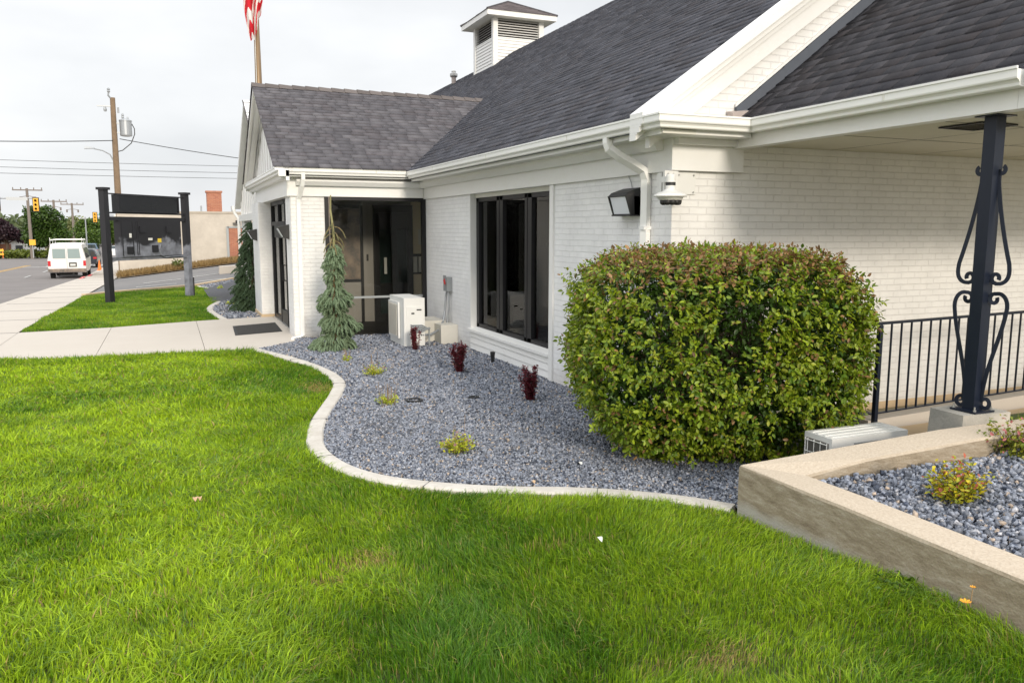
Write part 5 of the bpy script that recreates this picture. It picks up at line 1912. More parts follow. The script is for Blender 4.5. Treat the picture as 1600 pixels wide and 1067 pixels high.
def spruce(name, label, loc, prof, n_sh, tone0, tone1, ln=(.10, .22), leader=None, droop=.9, bare=0., needle=.016, nn=26, stem_mat='young_bark'):
    """conifer of drooping needle-covered shoots; prof = [(height, radius, xoff)]"""
    t = thing(name, label, 'spruce tree', loc)
    hs = [p[0] for p in prof]
    P, D, C_ = [], [], []
    bm = B()
    H = hs[-1]
    rz_ = lambda h: np.interp(h, hs, [p[1] for p in prof])
    xo = lambda h: np.interp(h, hs, [p[2] for p in prof])
    w_ = np.array([max(rz_(h), .05) for h in np.linspace(.03, H, 200)])
    hh = rng.choice(np.linspace(.03, H, 200), n_sh, p=w_ / w_.sum()) + rng.uniform(-.01, .01, n_sh)
    for h in hh:
        r_ = rz_(h)
        a = random.uniform(0, 2 * math.pi)
        u = random.uniform(.35, 1.0) ** .7
        lump = .82 + .36 * float(vnoise(np.array([a * 1.3 + h * 2.2]), np.array([h * 4.0]), 1.0, 81)[0])
        rr = r_ * u * lump
        p0 = Vector((xo(h) + rr * math.cos(a), rr * math.sin(a), max(h, .03)))
        L_ = random.uniform(*ln) * (.7 + .5 * u)
        d0 = Vector((math.cos(a) * .9 + random.uniform(-.4, .4), math.sin(a) * .9 + random.uniform(-.4, .4), random.uniform(-.2, .45)))
        d0.normalize()
        pts = [p0]
        dcur = d0.copy()
        for k in range(3):
            dcur = (dcur + Vector((0, 0, -droop * .45))).normalized()
            pts.append(pts[-1] + dcur * L_ / 3)
        tone = tone0 + (tone1 - tone0) * random.random()
        tube(bm, pts, [.010, .013, .012, .006], 5)
        for k in range(nn):
            f = random.random() * 2.99
            i = int(f)
            p = pts[i].lerp(pts[i + 1], f - i)
            if p.z < .012: continue
            ax = (pts[i + 1] - pts[i]).normalized()
            rv = Vector((random.gauss(0, 1), random.gauss(0, 1), random.gauss(0, 1)))
            rv = (rv - ax * rv.dot(ax)).normalized()
            P.append(p); D.append(ax * .75 + rv * .8)
            C_.append(tone * random.uniform(.7, 1.3))
    P = np.array([tuple(p) for p in P]); D = np.array([tuple(d) for d in D]); C_ = np.array(C_)
    leaves('foliage', P, D, needle, C_, m='needle', parent=t, asp=.34, fold=.1)
    cs_o = obj('shoots', bm, 'needle', t, local=True); flat_tone(cs_o, (tone0 + tone1) * .42)
    bm = B()
    tp = [(xo(h), 0, h) for h in np.linspace(0, H, 10)]
    tube(bm, tp, [.045 * (1 - .75 * k / 9) for k in range(10)], 7)
    obj('trunk', bm, stem_mat, t, local=True)
    if leader:
        bm = B(); tube(bm, leader, [.016, .015, .014, .012][:len(leader)], 6); o = obj('leader', bm, 'needle', t, local=True); flat_tone(o, (.20, .24, .10))
    return t


A_ = np.array
spruce('weeping_spruce', 'slim weeping spruce with bare topped leader against the vestibule glass', (-2.02, 6.42, 0),
       [(0, .26, -.08), (.08, .32, -.10), (.22, .25, -.04), (.30, .14, .04), (.42, .27, .09), (.55, .20, .04), (.62, .09, .0), (.70, .15, -.05), (.86, .22, -.01), (.98, .14, .02), (1.06, .05, 0), (1.14, .05, 0), (1.24, .09, .0), (1.40, .10, -.02), (1.52, .12, .03), (1.62, .07, .0), (1.70, .02, 0)],
       1450, A_([.10, .16, .085]), A_([.27, .35, .21]), ln=(.06, .14), droop=1.2, nn=60, needle=.024)
# long drooping top branches and the pale leader of the weeping spruce
lt = [o for o in bpy.data.objects if o.name.startswith('weeping_spruce')][0]
bm = B(); tube(bm, [(0, 0, 1.5), (.01, 0, 1.8), (-.01, 0, 2.05), (-.03, .02, 2.25), (-.02, .02, 2.48)], [.020, .018, .016, .015, .010], 7)
o = obj('leader', bm, 'needle', lt, local=True); flat_tone(o, (.30, .28, .13))
P, D, C_ = [], [], []
bm = B()
for k in range(16):
    a = k * 2.4
    z = 1.62 + .42 * (k / 15)
    L_ = random.uniform(.18, .30)
    pts = [Vector((0, 0, z))]
    d = Vector((math.cos(a), math.sin(a), .5)).normalized()
    for i in range(6):
        d = (d + Vector((0, 0, -.42))).normalized()
        pts.append(pts[-1] + d * L_ / 6)
    tube(bm, pts, .006, 5)
    for i in range(130):
        f = random.random() * 5.99
        j = int(f)
        p = pts[j].lerp(pts[j + 1], f - j)
        ax = (pts[j + 1] - pts[j]).normalized()
        rv = Vector((random.gauss(0, 1), random.gauss(0, 1), random.gauss(0, 1))); rv = (rv - ax * rv.dot(ax)).normalized()
        P.append(tuple(p)); D.append(tuple(ax * .8 + rv * .6)); C_.append(A_([.14, .19, .09]) * random.uniform(.7, 1.2))
obj('branch', bm, 'young_bark', lt, local=True)
leaves('foliage', A_(P), A_(D), .022, A_(C_), m='needle', parent=lt, asp=.25, fold=.1)
spruce('dark_spruce', 'dense dark green conical spruce beside the far entrance pilaster', (-2.60, 14.0, g1(-2.60, 14.0)),
       [(0, .34, 0), (.25, .38, 0), (.5, .30, 0), (.62, .33, 0), (.9, .24, .0), (1.0, .29, .02), (1.3, .19, 0), (1.4, .22, .0), (1.7, .12, .02), (1.8, .15, .02), (2.0, .06, .02), (2.2, .02, .03)],
       1500, A_([.032, .062, .030]), A_([.078, .125, .062]), ln=(.12, .24), droop=.9, nn=46, needle=.034, stem_mat='bark')


def barberry(loc, h, label, n=9, seed=0):
    random.seed(seed)
    t = thing('barberry', label, 'shrub', loc, 0, 'small red barberries in the gravel bed')
    bm = B(); P, D, C_ = [], [], []
    for k in range(n):
        a = random.uniform(0, 2 * math.pi); r_ = random.uniform(.0, .035); s = random.uniform(.02, .12)
        hh = h * random.uniform(.6, 1.0)
        p0 = Vector((r_ * math.cos(a), r_ * math.sin(a), 0)); p1 = p0 + Vector((s * math.cos(a), s * math.sin(a), hh))
        mid = p0.lerp(p1, .5) + Vector((random.uniform(-.015, .015), random.uniform(-.015, .015), 0))
        tube(bm, [p0, mid, p1], [.004, .003, .0015], 4)
        for i in range(120):
            f = random.uniform(.08, 1)
            p = p0.lerp(mid, f * 2) if f < .5 else mid.lerp(p1, f * 2 - 1)
            P.append(tuple(p + Vector((random.gauss(0, .010), random.gauss(0, .010), random.gauss(0, .006)))))
            D.append((random.gauss(0, 1), random.gauss(0, 1), random.uniform(-.2, 1)))
            C_.append(A_([.135, .018, .028]) * random.uniform(.4, 1.7))
    obj('stems', bm, 'bark', t, local=True)
    leaves('foliage', A_(P), A_(D), .028, A_(C_), parent=t, asp=.65)
    return t


barberry((-.90, 5.72, 0), .44, 'dark red barberry standing before the beige air conditioner', 12, 3)
barberry((-.89, 3.59, 0), .46, 'dark red barberry in open gravel left of the window sill', 18, 5)
barberry((-.74, 1.59, 0), .43, 'dark red barberry nearest the big clipped shrub', 18, 6)


def low_plant(name, loc, rad, h, label, cat, c0, c1, n=260, leaf=.022, stalks=0, accent=None, accn=0, seed=1, group=None, asp=.6):
    random.seed(seed)
    t = thing(name, label, cat, loc, 0, group)
    P, D, C_ = [], [], []
    bm = B()
    ns = max(8, n // 18)
    for k in range(ns):
        a = random.uniform(0, 2 * math.pi); u = math.sqrt(random.random())
        tip = Vector((u * rad * math.cos(a), u * rad * math.sin(a), h * (1 - .45 * u * u) * random.uniform(.6, 1.1)))
        p0 = Vector((tip.x * .2, tip.y * .2, 0))
        tube(bm, [p0, p0.lerp(tip, .5) + Vector((0, 0, h * .1)), tip], [.003, .002, .001], 4)
        for i in range(n // ns):
            f = random.uniform(.25, 1.05)
            p = p0.lerp(tip, f)
            P.append((p.x + random.gauss(0, rad * .10), p.y + random.gauss(0, rad * .10), max(.008, p.z + random.gauss(0, h * .08))))
            D.append((random.gauss(0, 1), random.gauss(0, 1), random.uniform(0, 1.2)))
            if accent is not None and f > .8 and random.random() < accn:
                C_.append(A_(accent) * random.uniform(.7, 1.2))
            else:
                C_.append((A_(c0) + (A_(c1) - A_(c0)) * random.random()) * random.uniform(.75, 1.2))
    obj('stems', bm, 'bark', t, local=True)
    leaves('foliage', A_(P), A_(D), leaf, A_(C_), parent=t, asp=asp)
    if stalks:
        bm = B()
        for k in range(stalks):
            a = random.uniform(0, 2 * math.pi); r_ = random.uniform(0, rad * .8)
            tube(bm, [(r_ * math.cos(a), r_ * math.sin(a), 0), (r_ * 1.2 * math.cos(a), r_ * 1.2 * math.sin(a), h * random.uniform(1.3, 2.2))], .0018, 4)
        obj('dry_stalks', bm, 'young_bark', t, local=True)
    return t


YG0, YG1 = (.30, .42, .015), (.62, .62, .03)
gp = 'small yellow green perennials in the gravel bed'
low_plant('sedum', (-2.01, 3.84, .02), .17, .15, 'lime green sedum with pinkish stalks in the middle gravel', 'plant', YG0, YG1, 420, .026, stalks=5, accent=(.5, .3, .2), accn=.5, seed=11, group=gp)
low_plant('sedum', (-2.28, 2.05, .02), .14, .12, 'lime sedum with dry pale stalks left of the black drip ring', 'plant', YG0, YG1, 300, .024, stalks=16, seed=12, group=gp)
low_plant('sedum', (-2.20, -.13, .02), .17, .16, 'yellow green plant nearest the kerb in front gravel', 'plant', YG0, (.66, .60, .06), 620, .028, stalks=3, accent=(.35, .2, .2), accn=.3, seed=13, group=gp)
low_plant('sedum', (-2.13, 5.12, .02), .08, .10, 'faint green plant at the foot of the weeping spruce', 'plant', YG0, YG1, 150, .022, stalks=12, seed=14, group=gp)
low_plant('sedum', (-2.76, 24.4, g1(-2.76, 24.4)), .16, .2, 'lime green tuft in the far bed by the parking kerb', 'plant', YG0, YG1, 160, .05, seed=15, group=gp)
low_plant('sedum', (-2.95, 16.6, g1(-2.95, 16.6)), .14, .14, 'lime green tuft at the foot of the dark spruce', 'plant', YG0, YG1, 160, .05, seed=18, group=gp)
low_plant('spirea', (-.28, -3.43, .36), .17, .25, 'golden green spirea with red tips in the planter gravel', 'shrub', (.20, .28, .02), (.66, .52, .02), 1100, .028, accent=(.45, .12, .07), accn=.22, seed=16, group='spireas in the planter')
low_plant('spirea', (.68, -3.12, .42), .24, .30, 'larger bronze green spirea with pink flowers at the planter edge', 'shrub', (.12, .19, .02), (.34, .32, .03), 1500, .027, accent=(.50, .16, .16), accn=.22, seed=17, group='spireas in the planter')
low_plant('weed', (-1.08, -3.75, .10), .16, .09, 'broad leaved green weed growing at the foot of the planter wall', 'weed', (.05, .11, .01), (.10, .18, .02), 120, .035, seed=19)
t = thing('flower', 'small orange wildflower in the grass by the planter wall', 'flower', (-1.06, -4.12, .10))
bm = B(); tube(bm, [(0, 0, 0), (.01, 0, .06), (.0, .01, .11)], .002, 4); tube(bm, [(0, .0, 0), (.05, .02, .08), (.07, .03, .16)], .002, 4); obj('stem', bm, 'young_bark', t, local=True)
bm = B()
for cx_, cy_, cz_ in ((0, .01, .112), (.07, .03, .162)):
    for k in range(8):
        a = k * math.pi / 4
        r_ = .022 if cz_ < .13 else .012
        v = [bm.verts.new(p) for p in ((cx_, cy_, cz_), (cx_ + r_ * math.cos(a - .3), cy_ + r_ * math.sin(a - .3), cz_ + .005), (cx_ + r_ * 1.25 * math.cos(a), cy_ + r_ * 1.25 * math.sin(a), cz_ + .008), (cx_ + r_ * math.cos(a + .3), cy_ + r_ * math.sin(a + .3), cz_ + .005))]
        bm.faces.new(v)
mat('petal', (.85, .38, .02), .6)
obj('petals', bm, 'petal', t, local=True)


# fallen leaves
def fallen(x, y, z, s, label, colr='dead_leaf', tilt=.4):
    bm = B()
    pts = [(0, -.55), (.22, -.3), (.34, .0), (.24, .3), (0, .6), (-.26, .28), (-.32, -.05), (-.2, -.3)]
    v = [bm.verts.new((x + u * s, y + w_ * s, z + abs(u) * s * tilt + .2 * w_ * s)) for u, w_ in pts]
    m_ = bm.verts.new((x, y, z))
    for a, b in zip(v, v[1:] + v[:1]):
        bm.faces.new((m_, a, b))
    return tag(obj('dead_leaf', bm, colr), label, 'leaf', 'fallen leaves')


fallen(-4.36, -.72, .075, .055, 'pinkish dead leaf lying on the left of the near lawn', tilt=1.0)
fallen(-4.33, -.75, .085, .045, 'pale curled leaf half on the pinkish leaf in the lawn', tilt=1.2)
fallen(-2.1, -2.45, .07, .05, 'pale dead leaf on the lawn left of the planter corner', 'paper', 1.)
fallen(-.30, -3.62, .345, .05, 'brown dead leaf on gravel behind the planter front wall', tilt=.8)
fallen(-1.42, -.9, .05, .05, 'cream dead leaf on gravel below the clipped shrub', 'paper', .8)
fallen(-1.98, -1.2, .05, .05, 'tan dead leaf on gravel by the near kerb', tilt=.8)

# ------------------------------------------------------------------ black monument sign (seen from behind)
SA = Vector((-6.05, 19.15, g1(-6.05, 19.15))); SB = Vector((-3.88, 21.75, g1(-3.88, 21.75)))
sdv = SB - SA
sl = math.hypot(sdv.x, sdv.y)
sang = math.atan2(sdv.y, sdv.x)
sign = thing('roadside_sign', 'tall black two post sign seen from behind on the island lawn', 'sign', tuple(SA), sang)
dz = SB.z - SA.z
for x, z0_ in ((0, 0), (sl, dz)):
    bm = B(); hexa(bm, [(x - .09, -.09, z0_), (x + .09, -.09, z0_), (x + .09, .09, z0_), (x - .09, .09, z0_), (x - .09, -.09, 3.70), (x + .09, -.09, 3.70), (x + .09, .09, 3.70), (x - .09, .09, 3.70)])
    p = obj('post', bm, 'weathered_black' if x > 0 else 'sign_black', sign, local=True, bevel=.008)
    bm = B(); box(bm, x - .13, x + .13, -.13, .13, 3.70, 3.78); obj('cap', bm, 'sign_black', p, local=True, bevel=.01)
for z0_, z1_, d_ in ((3.57, 3.61, .03), (2.95, 3.00, .04), (2.72, 2.85, .06), (-.0, .0, 0)):
    if z1_ > 0:
        bm = B(); box(bm, .101, sl - .101, -d_, d_, z0_, z1_); obj('rail', bm, 'sign_black', sign, local=True)
bm = B(); box(bm, .101, sl - .101, -.06, .05, 1.40, 1.52); obj('rail', bm, 'weathered_black', sign, local=True, bevel=.006)
bm = B(); box(bm, .40, sl - .42, -.10, .10, 3.001, 3.569); mb = obj('message_board', bm, 'screen_black', sign, local=True, bevel=.006)
bm = B()
for a in ((.40, sl - .42, 3.001, 3.03), (.40, sl - .42, 3.54, 3.569), (.40, .44, 3.031, 3.539), (sl - .46, sl - .42, 3.031, 3.539)):
    box(bm, a[0], a[1], -.125, -.101, a[2], a[3])
obj('frame', bm, 'sign_black', mb, local=True)
bm = B(); box(bm, .44, sl - .40, -.12, .12, 1.521, 2.719); cab = obj('cabinet', bm, 'weathered_black', sign, local=True, bevel=.01)
bm = B()
bm.free()
for x, z, w_, h in ((1.18, 1.72, .22, .22), (2.30, 1.72, .22, .22), (1.66, 1.05, .24, .24), (.64, 1.02, .22, .24)):
    bm = B(); box(bm, x, x + w_, -.155, -.121, z + .60, z + .60 + h); obj('cover_plate', bm, 'sign_black', cab, local=True, bevel=.01)
bm = B(); box(bm, 1.92, 2.08, -.124, -.121, 1.98, 2.12); obj('label', bm, 'yellow_paint', cab, local=True)
bm = B(); box(bm, 1.52, 1.70, -.124, -.121, 2.06, 2.14); obj('label', bm, 'paper', cab, local=True)
bm = B(); box(bm, .76, .84, -.135, -.121, 2.16, 2.30); obj('label', bm, 'paper', cab, local=True)
bm = B()
for x in (.48, .90, 1.05, 1.12):
    box(bm, x, x + .03, -.128, -.121, 1.56, 2.70)
obj('seam', bm, 'sign_black', cab, local=True)
bm = B(); tube(bm, [(2.02, -.14, 1.92), (1.95, -.15, 1.75), (2.0, -.15, 1.55), (2.2, -.13, 1.46), (2.6, -.12, 1.47), (3.0, -.12, 1.47)], .022, 7); obj('conduit', bm, 'weathered_black', cab, local=True)
bm = B(); tube(bm, [(sl + .17, -.05, dz + .0), (sl + .17, -.05, dz + .70), (sl + .10, -.05, dz + .72)], .025, 6); obj('conduit', bm, 'sign_black', sign, local=True)

for o in sign.children:
    o.scale.z = .87
# ------------------------------------------------------------------ flag pole with flag
FX, FY = -.30, 32.6
fz = g1(FX, FY)
fp = thing('flagpole', 'bronze flagpole rising behind the entrance gable', 'flagpole', (FX, FY, fz))
bm = B(); lathe(bm, [(.30, 0), (.30, .05), (.19, .12), (.175, .2), (.165, 7), (.10, 13.5)], (0, 0, 0), 20); obj('pole', bm, 'bronze', fp, local=True, smooth=True)
bm = B(); lathe(bm, [(.02, 13.5), (.12, 13.56), (.15, 13.65), (.12, 13.74), (.02, 13.8)], (0, 0, 0), 16); obj('finial', bm, 'bronze', fp, local=True, smooth=True)
bm = B(); tube(bm, [(-.10, -.20, 1.2), (-.12, -.2, 6), (-.08, -.16, 13.3)], .012, 5); obj('halyard', bm, 'paper', fp, local=True)
# limp flag hanging in folds: cloth columns with stripes running down the drape
fl = thing('flag', 'red and white striped flag hanging limp from the bronze pole', 'flag', (FX, FY, fz + 10.4))
fv = []; ffc = []; ft = []
nu, nv_ = 64, 60
ztop = 13.4 - 10.4
RW0, RW1 = (.62, .015, .03), (.80, .78, .75)
for j in range(nv_ + 1):
    v_ = j / nv_
    for i in range(nu + 1):
        u = i / nu
        # folds gathered round the pole; left lobe hangs lower
        wdt = (.30 + .75 * (1 - abs(2 * v_ - 1) ** 1.5) * .55 + .15)
        x = (-.74 * wdt * 1.15 + u * wdt * 1.35) * .72
        yy = -.16 + .16 * math.sin(u * 15 + v_ * 1.5) + .05 * math.sin(u * 31)
        low = -.15 + .55 * sm(np.array((u - .28) / .5)) + .9 * (u > .45) * (u - .45)
        z = ztop + (float(low) - .02 - ztop) * v_ + .05 * math.sin(u * 9)
        fv.append((x, yy - .1, z))
for j in range(nv_):
    for i in range(nu):
        a = j * (nu + 1) + i
        ffc.append((a, a + 1, a + nu + 2, a + nu + 1))
        s_ = (j / nv_) * 6.2 + (i / nu) * 5.0 + .6 * math.sin(i / nu * 12)
        if j / nv_ < .30 and i / nu > .25:
            ft.append((.02, .03, .12))
        else:
            ft.append(RW0 if int(math.floor(s_)) % 2 == 0 else RW1)
attr_mat('cloth', .8, translucent=.25)
np_mesh('cloth', fv, ffc, 4, np.array(ft), 'cloth', parent=fl, smooth=True)

# ------------------------------------------------------------------ neighbour's building
nb = thing('neighbour_building', 'flat roofed tan stucco building behind the parking lot with bricked up doorway', 'building', (-6.95, 43, -.6))
bm = B(); box(bm, -6.95, 12, 43, 58, -1.6, 2.83); obj('wall', bm, 'stucco', nb)
bm = B(); box(bm, -7.0, 12.05, 42.95, 43.2, 2.831, 2.93); box(bm, -7.0, -6.75, 43.21, 58, 2.831, 2.93); obj('parapet', bm, 'concrete', nb)
bm = B(); box(bm, -1.18, -.30, 42.93, 42.998, .1, 2.0); obj('brick_infill', bm, 'red_brick_y', nb)
bm = B(); box(bm, -1.24, -.30, 42.90, 42.998, 2.001, 2.10); box(bm, -1.32, -1.19, 42.90, 42.998, .3, 2.10); obj('lintel', bm, 'grey_box', nb)
bm = B(); box(bm, -2.25, -1.45, 43.6, 44.4, 2.5, 4.02); ch = obj('chimney', bm, 'red_brick_y', nb)
bm = B(); box(bm, -2.3, -1.4, 43.55, 44.45, 4.021, 4.12); obj('chimney_cap', bm, 'red_brick_y', ch)
bm = B(); tube(bm, [(-.75, 42.9, 2.4), (-.72, 42.75, 2.3)], .06, 8); box(bm, -.95, -.55, 42.6, 42.95, 2.25, 2.30); obj('lamp', bm, 'black_plastic', nb)
for x in (-2.6, -.95):
    bm = B(); tube(bm, [(x, 43.1, 2.9), (x, 43.1, 3.25)], .05, 7); obj('vent_pipe', bm, 'galv', nb)
# bare earth with dry weeds along the wall
sheet('earth_strip', np.arange(-7.0, 9, .5), np.arange(41.2, 43.3, .4), .05, 'tan_slab', kind='structure')
kx, ky = scatter(-7, 1, 41.4, 42.9, 60, [(-7, 41.4), (1, 41.4), (1, 42.9), (-7, 42.9)])
P = np.stack([kx, ky, gz(kx, ky) + .05], 1)
n = len(P)
PP = np.repeat(P, 8, 0); DD = rng.normal(0, .35, (n * 8, 3)) + A_([0, 0, 1.])
o = leaves('dry_weeds', PP, DD, .35, A_([.42, .30, .14]) * rng.uniform(.7, 1.2, (n * 8, 1)), m='grass', asp=.06); tag(o, 'dry straw coloured weeds along the stucco wall', 'weeds', kind='stuff')
low_plant('bush', (-4.0, 41.7, g1(-4, 41.7)), .35, .7, 'green weedy bush at the foot of the stucco wall', 'bush', (.06, .10, .02), (.14, .18, .03), 400, .12, seed=23)
bm = B(); hexa(bm, [(-2.3, 33.4, -.5), (3, 33.4, -.3), (3, 34.1, -.3), (-2.3, 34.1, -.5), (-2.3, 33.4, .22), (3, 33.4, .42), (3, 34.1, .42), (-2.3, 34.1, .22)])
tag(obj('retaining_wall', bm, 'slab', bevel=.02), 'low concrete block wall in the parking lot beyond the dark spruce', 'wall')

# ------------------------------------------------------------------ power pole with transformer, wires
up = thing('utility_pole', 'tall brown wooden utility pole with transformer behind the black sign', 'utility pole', (-6.88, 44, -.75))
bm = B(); tube(bm, [(0, 0, 0), (.02, 0, 5), (.05, 0, 9.8)], [.19, .165, .13], 12); obj('pole', bm, 'wood_pole', up, local=True)
tr_ = obj('transformer', lathe(B(), [(.18, 7.75), (.30, 7.78), (.31, 7.85), (.31, 8.55), (.33, 8.56), (.33, 8.62), (.18, 8.70)], (.62, 0, 0), 18), 'galv', up, local=True)
bm = B(); lathe(bm, [(.05, 8.7), (.07, 8.78), (.05, 8.84), (.07, 8.90), (.03, 9.0)], (.50, 0, 0), 10); lathe(bm, [(.04, 8.66), (.05, 8.74), (.03, 8.82)], (.74, 0, 0), 10); obj('bushing', bm, 'galv', tr_, local=True)
bm = B(); box(bm, .12, .35, -.04, .04, 8.4, 8.48); box(bm, .12, .35, -.04, .04, 7.9, 7.98); obj('bracket', bm, 'galv', tr_, local=True)
bm = B(); tube(bm, [(.93, 0, 8.45), (1.05, 0, 8.2), (1.05, 0, 7.9), (.85, 0, 7.4), (.4, 0, 7.0), (.1, 0, 6.9)], .025, 6); obj('cable', bm, 'black_plastic', up, local=True)
arm = obj('light_arm', tube(B(), [(0, 0, 6.2), (-.25, 0, 6.75), (-.6, 0, 6.95), (-1.1, 0, 7.05)], .035, 7), 'galv', up, local=True)
bm = B(); hexa(bm, [(-1.5, -.13, 7.0), (-1.0, -.1, 7.02), (-1.0, .1, 7.02), (-1.5, .13, 7.0), (-1.45, -.08, 7.14), (-1.0, -.06, 7.10), (-1.0, .06, 7.10), (-1.45, .08, 7.14)]); obj('lamp_head', bm, 'galv', arm, local=True)
bm = B(); tube(bm, [(.05, 0, 9.65), (-.15, -.1, 9.9), (-.12, -.1, 10.1)], .05, 7); lathe(bm, [(.05, 0), (.09, .06), (.06, .12), (.09, .18), (.03, .26)], (-.12, -.1, 10.05), 9); obj('insulator', bm, 'galv', up, local=True)
bm = B(); box(bm, -.75, .1, -.05, .05, 9.3, 9.36); lathe(bm, [(.07, 9.05), (.09, 9.15), (.05, 9.3)], (-.35, 0, 0), 9); tube(bm, [(.3, 0, 9.0), (.3, 0, 9.3)], .05, 7); obj('fitting', bm, 'galv', up, local=True)
bm = B(); tube(bm, [(.16, -.16, 0), (.16, -.16, 2.6)], .05, 8); obj('guard', bm, 'paper', up, local=True)


def wire(name, a, b, sag, label, r_=.02, n=16):
    a, b = Vector(a), Vector(b)
    bm = B()
    pts = []
    for k in range(n + 1):
        t = k / n
        p = a.lerp(b, t)
        p.z -= sag * 4 * t * (1 - t)
        pts.append(p)
    tube(bm, pts, r_, 4)
    return tag(obj(name, bm, 'black_plastic'), label, 'wire', 'overhead wires')


W0 = Vector((-6.82, 44, 0))
WIRES_MARK = 1
wire('overhead_wire', (-6.6, 43.9, 6.85), (12, 47, 5.6), .35, 'thick cable sagging from the transformer to behind the entrance gable', .02)
wire('overhead_wire', (-6.9, 43.9, 6.75), (-24, 40, 6.35), .3, 'cable running from the light arm out over the street to the left', .022)

# far wires crossing the whole street, and far poles
exec_wires = [((-62, 88), (60, 88))]
def far_wire(z0_, z1_, lab):
    wire('overhead_wire', (-70, 92, z0_), (45, 92, z1_), .9, lab, .022)


far_wire(9.75, 9.9, 'highest of the three parallel wires crossing behind the pole')
far_wire(9.1, 9.1, 'middle of the three parallel wires crossing behind the pole')
far_wire(8.5, 8.45, 'lowest of the three parallel wires crossing behind the pole')


def far_pole(x, y, h, lab, arms=2, w_=2.9):
    z = g1(-8, y)
    t = thing('power_pole', lab, 'power pole', (x, y, z), 0, 'wooden power poles down the street')
    bm = B(); tube(bm, [(0, 0, -.3), (-.05, 0, h)], [.20, .13], 8); obj('pole', bm, 'far_pole', t, local=True)
    bm = B(); box(bm, -w_ / 2, w_ / 2, -.07, .07, h - .25, h - .12)
    for k in (-1, -.45, .45, 1):
        tube(bm, [(k * w_ / 2 * .95, 0, h - .12), (k * w_ / 2 * .95, 0, h + .1)], .05, 6)
    if arms > 1:
        for k in (-1, 1):
            tube(bm, [(k * .7, 0, h - 1.3), (k * .7, 0, h - .9)], .10, 6)
            tube(bm, [(k * .7, 0, h - .95), (0, 0, h - .8)], .03, 4)
    obj('crossarm', bm, 'far_pole', t, local=True)
    return t


far_pole(-18.4, 97.5, 7.6, 'tallest power pole left of the round green tree')
far_pole(-17.4, 111.0, 6.9, 'middle power pole rising from the green tree')
far_pole(-16.6, 124, 7.0, 'most distant thin power pole right of the green tree')


# ------------------------------------------------------------------ traffic signals
def signal_head(parent, x, y, z, s=1.0):
    bm = B(); box(bm, x - .26 * s, x + .26 * s, y - .0, y + .02, z - .62 * s, z + .62 * s); hd = obj('signal_head', bm, 'black_plastic', parent)
    bm = B(); box(bm, x - .19 * s, x + .19 * s, y - .18, y - .001, z - .54 * s, z + .54 * s); obj('casing', bm, 'signal_yellow', hd, bevel=.02)
    bm = B()
    for k in (-1, 0, 1):
        lathe(bm, [(.12 * s, -.19), (.12 * s, -.30), (.10 * s, -.30), (.10 * s, -.19)], (x, y, z + k * .35 * s), 12, axis='Y')
    obj('visor', bm, 'signal_yellow', hd)
    return hd


ts = thing('traffic_signal', 'yellow traffic signals on a long arm reaching in from the left', 'traffic signal', (-30, 75, g1(-8, 75)))
bm = B(); tube(bm, [(-30, 75, g1(-8, 75) - .2), (-30, 75, 5.0)], [.16, .12], 10); obj('pole', bm, 'galv', ts)
bm = B(); tube(bm, [(-30, 75, 4.3), (-24, 75, 4.42), (-14.9, 75, 4.55)], [.11, .09, .05], 8); obj('mast_arm', bm, 'galv', ts)
signal_head(ts, -14.8, 74.9, 4.0)
signal_head(ts, -17.7, 74.9, 4.05)
bm = B(); box(bm, -17.0, -15.4, 74.85, 74.88, 4.35, 4.62); obj('street_name_plate', bm, 'galv', ts)
ts = thing('traffic_signal', 'single yellow traffic signal beyond the left sign post', 'traffic signal', (-7.6, 96, g1(-8, 96)), 0)
zb_ = g1(-8, 96)
bm = B(); tube(bm, [(-7.6, 96, zb_ - .2), (-7.6, 96, 3.6)], [.16, .12], 10); obj('pole', bm, 'galv', ts)
bm = B(); tube(bm, [(-7.6, 96, 3.45), (-11.8, 96, 3.5)], [.10, .06], 8); obj('mast_arm', bm, 'galv', ts)
signal_head(ts, -11.8, 95.9, 3.2, .95)
signal_head(ts, -9.4, 95.9, 3.3, .95)
bm = B(); box(bm, -11.4, -10.6, 95.85, 95.88, 3.4, 3.7); obj('street_name_plate', bm, 'sign_green', ts)
bm = B(); box(bm, -9.9, -8.7, 95.85, 95.88, 3.15, 3.55); obj('lane_sign', bm, 'paper', ts)
t = thing('light_pole', 'thin grey pole under the distant single traffic signal', 'pole', (-13.2, 101, g1(-8, 101)))
bm = B(); tube(bm, [(0, 0, -.2), (0, 0, 4.6)], .07, 7); obj('pole', bm, 'galv', t, local=True)
bm = B(); box(bm, -.5, .2, -.03, .03, 4.4, 4.5); obj('bracket', bm, 'galv', t, local=True)


# ------------------------------------------------------------------ vehicles
def wheel(parent, x, y, r_=.36, w_=.24):
    bm = B(); lathe(bm, [(r_ * .6, -w_ / 2), (r_ * .95, -w_ / 2), (r_, -w_ / 2 + .03), (r_, w_ / 2 - .03), (r_ * .95, w_ / 2), (r_ * .6, w_ / 2)], (x, y, r_), 20, axis='X'); wh = obj('wheel', bm, 'tyre', parent, local=True)
    bm = B(); lathe(bm, [(r_ * .12, -w_ / 2 - .004), (r_ * .6, -w_ / 2 + .005), (r_ * .6, w_ / 2 - .005), (r_ * .12, w_ / 2 + .004)], (x, y, r_), 14, axis='X'); obj('rim', bm, 'rim', wh, local=True)


